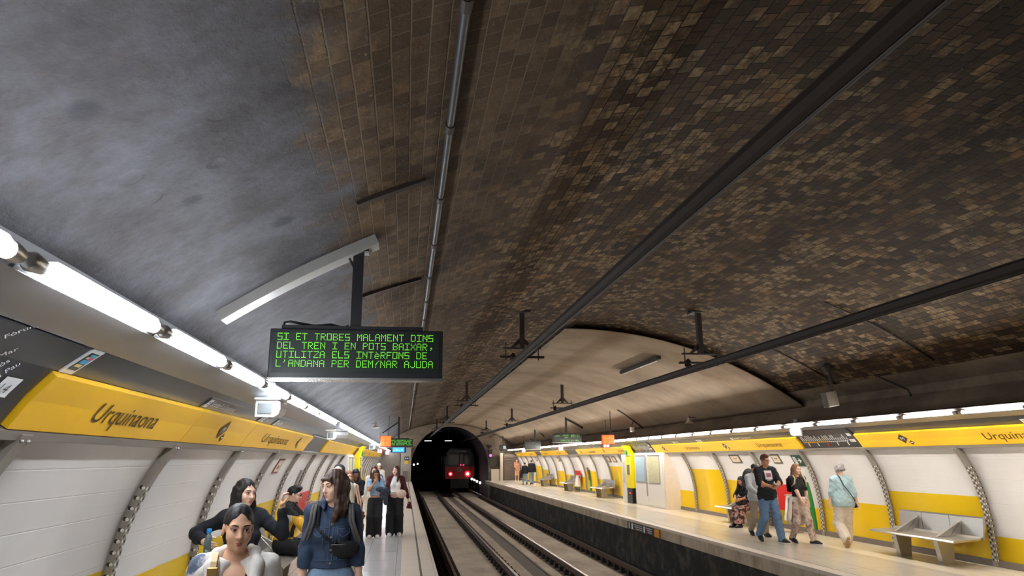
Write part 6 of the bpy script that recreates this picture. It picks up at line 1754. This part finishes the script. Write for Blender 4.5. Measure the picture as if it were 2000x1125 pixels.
# maroon cardigan
p = walker('woman in a maroon cardigan, white top and wide black trousers nearest the track', -.20, 17.4, 1.54, 'long', HAUB, M_WHITEC, M_BLKC, tone='fair', fat=1.22, head=(-28, -4, 0), feet={'a': (.10, -.06, 0, 0, 8), 'b': (-.10, -.12, 0, 0, -6)}, hands={'a': (.33, -.02, .72), 'b': (-.24, -.10, .80)}, sleeve=.2, wide=True, hem=.10, waist=.12, frontlock=1.5, lip=(190, 60, 64))
mar = cloth('maroon knit', srgb(84, 28, 34), .9, .15)
p.wear('cardigan', mar, p.torso(.020) + p.arm('a', .014, .95, 1.05) + p.arm('b', .014, .95, 1.05) + [CUT(p.P - p.u*.10, -p.u), SUBC(p.N + V(0, -.17, .05), p.P + V(0, -.22, -.12), .135, .15, .01), E_(p.N + V(0, 0, .05), V(.07, .07, .06), .01, None, -1)])
b = thing('hip_bag', 'pale pink round bag at the waist of the maroon cardigan woman', 'bag', tuple(p.t.location))
pr = [E_(p.P + V(.14, -.185, .10), V(.115, .05, .10), .02)]; link_mesh('pouch', [grow(pr, .010)], cloth('pale pink leather', srgb(220, 188, 166), .6, .06), b)
mb = MB(); mb.tube([tuple(p.P + V(x, -.19 + .05*abs(x), .14 + .0*x)) for x in (-.2, -.1, 0, .1)], .010, 6); mb.build('strap', cloth('pale pink leather', (1, 1, 1)), b)
hh = p.world(p.hd['a']); b = thing('hand_bag', 'small maroon pouch hanging from the hand of the maroon cardigan woman', 'bag', (hh[0] + .02, hh[1] - .02, hh[2] - .20))
mb = MB(); mb.prism([(-.06, -.02, -.02), (.08, -.02, -.04), (.04, -.02, .12), (-.02, -.02, .12)], (0, .04, 0)); mb.build('pouch', mar, b); mb = MB(); mb.tube([(0, 0, .12), (-.01, 0, .17), (.02, 0, .12)], .006, 6); mb.build('loop', mar, b)
# crop top woman, hand to her face
p = walker('woman in a pale blue crop top and black trousers with a hand at her face', -.64, 17.05, 1.47, 'long', HDB, cloth('pale blue denim top', srgb(140, 172, 198), .85, .15), M_BLKC, tone='tan', head=(8, 22, 0), hands={'b': (-.02, -.17, 1.20), 'a': (.12, -.28, .98)}, palms={'b': (0, 0, 1), 'a': (-1, 0, 0)}, poles={'b': (-.8, .2, -1), 'a': (.7, .4, -1)}, feet={'a': (.07, -.05, 0, 0, 4), 'b': (-.09, -.10, 0, 0, -4)}, sleeve=.3, wide=True, hem=.14, waist=.09, hairlen=.26, upto=.95)
c = thing('denim_jacket', 'rolled dark denim jacket carried by the pale blue crop top woman', 'jacket', tuple(p.t.location))
pr = [C_(p.hd['a'] + V(-.06, -.05, .08), p.hd['a'] + V(.16, -.02, .02), .055, .065, .03), C_(p.hd['a'] + V(.10, -.03, .05), p.hd['a'] + V(.12, -.02, -.22), .065, .05, .04), C_(p.hd['a'] + V(.0, -.05, .05), p.hd['a'] + V(.03, -.04, -.10), .05, .04, .04)]
link_mesh('folds', [grow(pr, .011, noise=folds(.007, 40))], cloth('faded black denim', srgb(52, 60, 74), .85, .3), c)
# brown haired woman half hidden behind her
walker('brown haired woman in a white long sleeved top half hidden behind the crop top woman', -.74, 18.4, 1.53, 'long', HAUB, M_WHITEC, cloth('cream trousers', srgb(214, 204, 188)), head=(0, 6, 0), feet=STEP, hairlen=.32, frontlock=1.3, hands={'b': (-.26, -.05, .70), 'a': (.22, -.05, .72)})
# phone woman
p = walker('dark haired woman in black looking down at her phone', -1.02, 15.9, 1.50, 'long', HB, M_NAVYBLK, M_NAVYBLK, tone='deep', head=(6, 24, 0), hands={'a': (.05, -.28, 1.10), 'b': (-.06, -.29, 1.09)}, palms={'a': (0, 0, 1), 'b': (0, 0, 1)}, feet=STEP, hairlen=.22, frontlock=1.4, sleeve=.95)
w = p.world(V(0, -.36, 1.12) * p.k / (1.5/1.7)); c = thing('mobile_phone', 'dark mobile phone held up by the woman in black', 'phone', (p.t.location.x, p.t.location.y - .37, 1.13))
mb = MB(); mb.box((-.036, -.006, -.07), (.036, .004, .07), bev=.006, rot=Matrix.Rotation(-.6, 3, 'X')); mb.build('case', M_BLK, c)
# white top woman
p = walker('young woman in a white sleeveless top with long light brown hair', -1.0, 13.6, 1.50, 'long', HBLD, M_WHITEC, cloth('brown trousers', srgb(110, 76, 52)), head=(26, 4, 0), hands={'a': (.24, -.12, .80), 'b': (-.22, -.1, .8)}, feet=STEPB, sleeve=0, hem=.06, hairlen=.30, t=.008, waist=.12)
b = thing('bead_bag', 'brown fringed bag carried by the woman in the white sleeveless top', 'bag', tuple(p.t.location))
pr = [E_(p.hd['a'] + V(.01, -.03, -.08), V(.07, .05, .10), .03), E_(p.hd['a'] + V(.02, .02, -.25), V(.05, .04, .14), .04)]; link_mesh('pouch', [grow(pr, .011, noise=folds(.008, 60))], cloth('brown leather', srgb(112, 66, 40), .7, .3), b)
mb = MB(); mb.tube([tuple(p.hd['a'] + V(.01, -.03, .02)), tuple(p.sh['a'] + V(0, -.06, .04))], .006, 6); mb.build('strap', cloth('brown leather', (1, 1, 1)), b)
# bald man and hooded person behind the denim jacket
walker('bald headed man mostly hidden behind the denim jacket woman', -.99, 11.3, 1.60, None, None, cloth('beige shirt', srgb(200, 186, 166)), M_BLKC, sex='m', tone='fair', head=(0, 4, 0), feet=STEP)
p = walker('person in a dark hood behind the denim jacket woman', -1.06, 12.2, 1.61, 'short', HB, cloth('charcoal hoodie', srgb(50, 52, 62)), M_BLKC, sex='m', tone='tan', head=(-30, 4, 0), feet=STEPB)
M = p.HM(); p.wear('hood', cloth('charcoal hoodie', (1, 1, 1)), [E_(p.h(0, -.025, .030), V(.098, .112, .115)*p.hs, .03, M), E_(p.h(0, -.05, -.08), V(.09, .09, .08)*p.hs, .05, M), E_(p.h(0, .11, -.02), V(.066, .09, .105)*p.hs, .02, M, -1)])
# white cap, far back
p = walker('distant person in a white cap and pale shirt on the near platform', -.92, 27.0, 1.55, 'bob', HDB, M_WHITEC, M_JEANL, detail=0, head=(0, 4, 0), feet=STEP)
p.wear('cap', M_WHITEC, [E_(p.h(0, -.012, .055), V(.088, .104, .085)*p.hs, .02, p.HM()), CUT(p.h(0, 0, .03), -p.hu), C_(p.h(-.03, .10, .045), p.h(.03, .10, .045), .02, .02, .02)])
b = thing('sling_bag', 'blue and black sling bag on the distant white capped person', 'bag', tuple(p.t.location)); link_mesh('pouch', [grow([E_(p.P + V(.06, -.16, .22), V(.11, .06, .13), .03)], .018)], cloth('blue bag', srgb(64, 90, 140), .8, .3, 8), b)
mb = MB(); mb.tube([tuple(p.P + V(.08, -.19, .30)), tuple(p.sh['b'] + V(.05, -.06, .06))], .012, 6); mb.build('strap', M_BLKC, b)

# ---------------------------------------------------------------- people on the opposite platform
def black_shirt_man():
    H = 1.73; k = H/1.7
    p = Fig('man in a black T-shirt with a white print and blue jeans holding a phone', (7.41, 14.35, 0), .05, H=H, sex='m', tone='tan', fat=.98, shoulder=.168, head=(14, 8, 0), detail=2, hands={'a': (.06, -.27, 1.10), 'b': (-.05, -.28, 1.10)}, palms={'a': (0, -.3, 1), 'b': (0, -.3, 1)}, poles={'a': (1, .35, -.5), 'b': (-1, .35, -.5)},
            feet={'a': (.10, -.24, 0, 0, 14), 'b': (-.10, .26, .06, 30, -6)}, curl=1.0)
    p.body(); p.face(brow=(50, 34, 28), glasses='clear', lip=(168, 104, 92)); p.hair('short', hairm('reddish brown', srgb(92, 50, 38)), bulk=1.1)
    p.pants(cloth('mid blue jeans', srgb(96, 124, 156), .85, .25, 20), t=.012, rk=.074, ra=.062, rh=.096, name='jeans', fold=.0045)
    o = p.top('t_shirt', M_BLKC, t=.013, sleeve=.48, hem=-.10, neck=.072, loose=1.3, thick=1.22, fold=.005)
    from mathutils.bvhtree import BVHTree
    bv = BVHTree.FromPolygons([v.co for v in o.data.vertices], [tuple(q.vertices) for q in o.data.polygons])
    def fr(x, z, off):
        h = bv.ray_cast(Vector((x, -.7, z)), Vector((0, 1, 0))); return V(x, (h[0].y if h[0] else -.14) - off, z)
    def sheet(x0, x1, z0, z1, off, m, nm, par):
        n = 8; vs = [fr(x0 + (x1-x0)*i/n, z0 + (z1-z0)*j/n, off) for j in range(n+1) for i in range(n+1)]
        mb = MB(); mb.add(vs, [(j*(n+1)+i, j*(n+1)+i+1, (j+1)*(n+1)+i+1, (j+1)*(n+1)+i) for j in range(n) for i in range(n)]); return mb.build(nm, m, par, smooth=True)
    a = sheet(-.075, .085, 1.235, 1.41, .004, cloth('print ground', srgb(216, 204, 208), .8, .05), 'chest_print', o)
    sheet(-.05, .06, 1.28, 1.36, .006, cloth('print figures', srgb(150, 96, 104), .8, .6, 30), 'print_figures', o); sheet(-.045, .055, 1.215, 1.228, .005, cloth('print ground', (1, 1, 1)), 'print_caption', o)
    p.shoes(M_SHOEB, M_SOLE)
    c = thing('mobile_phone', 'dark mobile phone in the hands of the black T-shirt man', 'phone', (p.t.location.x + .02, p.t.location.y - .365, 1.145))
    mb = MB(); mb.box((-.035, -.05, -.006), (.035, .08, .006), bev=.005, rot=Matrix.Rotation(.4, 3, 'X')); mb.build('case', M_BLK, c)
black_shirt_man()

def tiedye_woman():
    p = Fig('woman in a black V-neck top and tie-dye trousers with long light brown hair', (7.89, 13.98, 0), .12, H=1.54, tone='fair', head=(12, 3, 0), detail=2, hands={'b': (-.06, -.20, .80), 'a': (.235, .02, .74)}, poles={'b': (-1, .5, -.4)}, palms={'b': (.4, -.4, .7)}, feet={'a': (.085, -.22, 0, 0, 22), 'b': (-.085, .20, .03, 18, -2)})
    p.body(); p.face(brow=(92, 64, 48), lip=(190, 110, 104)); p.hair('long', HBLD, length=.24, frontlock=.7)
    g = G('tie dye pink grey'); tc = g.n('ShaderNodeTexCoord'); n = g.noise(tc.outputs['Object'], 8, 5, .6)
    g.l(g.ramp(n, [(.34, srgb(122, 84, 84)), (.46, srgb(176, 146, 136)), (.56, srgb(206, 190, 172)), (.68, srgb(150, 106, 110))]), g.b.inputs['Base Color']); g.b.inputs['Roughness'].default_value = .85
    p.pants(g.m, t=.012, rk=.072, ra=.048, rh=.095, upto=.94, fold=.004)
    p.top('v_neck_top', cloth('black jersey', srgb(26, 24, 26)), t=.009, sleeve=.42, hem=.09, neck=.088, vneck=.14)
    k = p.k; p.shoes(cloth('black canvas shoe', srgb(30, 30, 38), .8), M_SOLE, h=.02)
    # white jacket tied round the waist
    j = thing('tied_jacket', 'off white jacket tied round the waist of the tie-dye trousers woman', 'jacket', tuple(p.t.location), p.t.rotation_euler.z)
    pr = [E_(p.P + p.u*.055*k, V(.185, .135, .045)*k, .02), E_(p.P + p.u*.055*k, V(.150, .10, .08)*k, .02, None, -1), C_(p.P + V(-.02, -.13, .05), p.P + V(.06, -.135, .0), .025, .02, .02), C_(p.P + V(-.16, .02, .04), p.P + V(-.23, .05, -.34), .045, .05, .04), C_(p.P + V(.16, .03, .04), p.P + V(.19, .05, -.38), .045, .05, .04), C_(p.P + V(-.12, .10, .03), p.P + V(-.14, .13, -.42), .05, .06, .04), C_(p.P + V(.10, .11, .03), p.P + V(.12, .13, -.44), .05, .06, .04)]
    link_mesh('cloth', [grow(pr, .011, noise=folds(.005, 36))], cloth('off white cotton', srgb(216, 208, 198), .85, .06), j)
    r = thing('rucksack', 'small rucksack with pale piped straps on the tie-dye trousers woman', 'rucksack', tuple(p.t.location), p.t.rotation_euler.z)
    for sg, n in ((1, 'a'), (-1, 'b')):
        S = p.sh[n]; mb = MB(); mb.tube([tuple(S + V(-sg*.03, .08, .0)), tuple(S + V(-sg*.032, .02, .066)), tuple(S + V(-sg*.032, -.05, .058)), tuple(S + V(-sg*.03, -.092, .0)), tuple(S + V(-sg*.01, -.10, -.08)), tuple(S + V(sg*.02, -.05, -.15))], .016, 6); mb.build('shoulder_strap', cloth('pale strap', srgb(196, 180, 150)), r, smooth=True)
    mb = MB(); mb.box((-.12, .11, p.P[2] + .16), (.12, .22, p.N[2] - .04), bev=.04); mb.build('pack', M_BLKC, r)
tiedye_woman()

def grey_haired_woman():
    p = Fig('grey haired woman seen from behind in a pale blue knit top and cream trousers', (8.44, 13.32, 0), PI - .18, H=1.53, tone='fair', fat=1.12, head=(18, 4, 0), detail=1, hands={'a': (.27, -.03, .74), 'b': (-.26, .05, .74)}, feet={'b': (-.08, -.20, 0, 0, 0), 'a': (.09, .20, .09, 62, 0)}, curl=.9)
    p.body(); p.face(brow=(150, 144, 140)); p.hair('curly', HGREY)
    p.pants(cloth('cream linen', srgb(226, 212, 196), .85, .06), t=.014, rk=.088, ra=.088, rh=.100, upto=.92, fold=.005)
    g = G('mottled pale blue knit'); tc = g.n('ShaderNodeTexCoord'); n = g.noise(tc.outputs['Object'], 90, 3, .6)
    g.l(g.ramp(n, [(.35, srgb(142, 176, 186)), (.6, srgb(186, 208, 212))]), g.b.inputs['Base Color']); g.b.inputs['Roughness'].default_value = .9; g.bump(n, .4, .01)
    p.top('knit_top', g.m, t=.015, sleeve=.62, hem=-.09, neck=.066, thick=1.22, loose=1.3, fold=.004)
    p.shoes(cloth('tan sandal', srgb(176, 136, 92), .7))
    b = thing('shoulder_strap', 'thin dark bag strap across the back of the grey haired woman', 'strap', tuple(p.t.location), p.t.rotation_euler.z)
    n = [p.sh['a'] + V(-.07, .01, .095), p.sh['a'] + V(-.085, .085, .06), p.P + V(.02, .155, .33), p.P + V(-.07, .16, .20), p.P + V(-.17, .125, .05), p.P + V(-.215, .02, .0)]
    mb = MB(); mb.tube([tuple(q) for q in n], .008, 6); mb.build('band', M_BLKC, b)
    mb = MB(); mb.ball(tuple(p.P + V(-.23, -.04, -.03)), (.05, .10, .08)); mb.build('pouch', M_BLKC, b)
grey_haired_woman()

# person bending behind the man, grey hoodie
p = walker('person in a grey hoodie and taupe trousers half hidden behind the black T-shirt man', 7.72, 15.45, 1.53, 'short', HB, cloth('light grey hoodie', srgb(176, 180, 184), .9, .08), cloth('taupe trousers', srgb(150, 138, 122)), sex='m', tone='tan', head=(0, 10, 0), feet=STEP, hands={'b': (-.10, -.26, .92), 'a': (.22, -.05, .74)}, poles={'b': (-1, .3, -.3)}, t=.022, hem=-.08, shoe=M_SHOEB)
r = thing('rucksack', 'dark rounded rucksack behind the shoulder of the grey hoodie person', 'rucksack', tuple(p.t.location)); link_mesh('pack', [grow([E_(p.P + V(-.02, .24, .38), V(.16, .11, .24), .03)], .014)], cloth('dark grey rucksack', srgb(62, 60, 62)), r)
# seated woman in a patterned skirt
def seated_woman():
    p = Fig('seated woman with dark hair in a dark patterned long skirt on the opposite bench', (8.52, 17.50, 0), -PI/2 + .35, H=1.48, tone='tan', lean=.32, hipz=.545, head=(10, 24, 0), detail=1, hands={'a': (.07, -.34, .66), 'b': (-.07, -.35, .66)}, poles={'a': (1, .2, -.6), 'b': (-1, .2, -.6)}, feet={'a': (.09, -.42, 0, 0, 0), 'b': (-.09, -.44, 0, 0, 0)}, kpoles={'a': (.1, -.6, 1), 'b': (-.1, -.6, 1)}, palms={'a': (0, 0, 1), 'b': (0, 0, 1)})
    p.body(); p.face(); p.hair('long', HB, length=.26)
    p.top('blouse', M_BLKC, t=.016, sleeve=.6, hem=-.04)
    g = G('dark floral skirt print'); tc = g.n('ShaderNodeTexCoord'); n = g.noise(tc.outputs['Object'], 11, 4, .6)
    g.l(g.ramp(n, [(.38, srgb(48, 28, 28)), (.50, srgb(96, 58, 54)), (.56, srgb(206, 170, 158)), (.62, srgb(120, 64, 62))]), g.b.inputs['Base Color']); g.b.inputs['Roughness'].default_value = .85
    k = p.k; kn = (p.kn['a'] + p.kn['b'])/2
    pr = [E_(p.P, V(.19, .14, .12)*k, .05)] + [C_(p.hp[n], p.kn[n], .115*k, .10*k, .05) for n in 'ab'] + [C_(p.kn[n], p.an[n] + V(0, .02, .05), .10*k, .105*k, .05) for n in 'ab'] + [C_(kn, (p.an['a'] + p.an['b'])/2 + V(0, 0, .06), .09*k, .11*k, .05), CUT(V(0, 0, .10), V(0, 0, -1))]
    p.wear('skirt', g.m, pr, fold=.006)
    p.shoes(M_SHOEB)
    c = thing('shopping_bag', 'dark brown shopping bag on the lap of the seated woman', 'bag', tuple(p.t.location), p.t.rotation_euler.z)
    mb = MB(); z = p.kn['a'][2] + .10; y = (p.P[1] + kn[1])/2 - .06; mb.box((-.14, y - .07, z), (.14, y + .07, z + .20), bev=.02); mb.build('body', cloth('dark brown bag', srgb(44, 32, 28)), c)
    mb = MB(); mb.tube([(-.07, y, z + .2), (-.05, y, z + .28), (.05, y, z + .28), (.07, y, z + .2)], .008, 6); mb.build('handle', cloth('dark brown bag', (1, 1, 1)), c)
seated_woman()
# couple walking away and a woman by the end wall
walker('shorter one of the distant couple holding hands, dark jumper and light jeans', 7.92, 48.3, 1.40, 'short', HB, M_BLKC, M_JEANL, rz=PI, detail=0, head=(0, 0, 0), hands={'b': (-.21, -.02, .62), 'a': (.25, 0, .72)}, feet=STEP, t=.02, fat=1.1, hem=-.06, shoe=M_SHOEB)
walker('taller one of the distant couple holding hands, dark jumper and light jeans', 8.33, 48.0, 1.57, 'short', HBR, M_BLKC, M_JEANL, sex='m', rz=PI, detail=0, head=(0, 0, 0), hands={'a': (.21, -.1, .66), 'b': (-.25, 0, .76)}, feet=STEPB, t=.022, fat=1.1, hem=-.06, shoe=M_SHOEB)
p = walker('distant woman in a peach dress standing by the taupe shutter', 8.50, 55.6, 1.62, 'long', HAUB, cloth('peach cloth', srgb(206, 146, 116)), cloth('peach cloth', (1, 1, 1)), detail=0, skirt=True, upto=.45, hands={'b': (-.1, -.2, 1.0), 'a': (.2, -.05, .75)}, head=(0, 0, 0))
b = thing('tote_bag', 'dark tote bag carried at the side of the shorter one of the couple', 'bag', (7.66, 48.3, .42)); mb = MB(); mb.box((-.06, -.14, 0), (.08, .14, .34), bev=.03); mb.build('body', M_BLKC, b); mb = MB(); mb.tube([(0, -.08, .33), (0, -.04, .46), (0, .04, .46), (0, .08, .33)], .01, 6); mb.build('handle', M_BLKC, b)
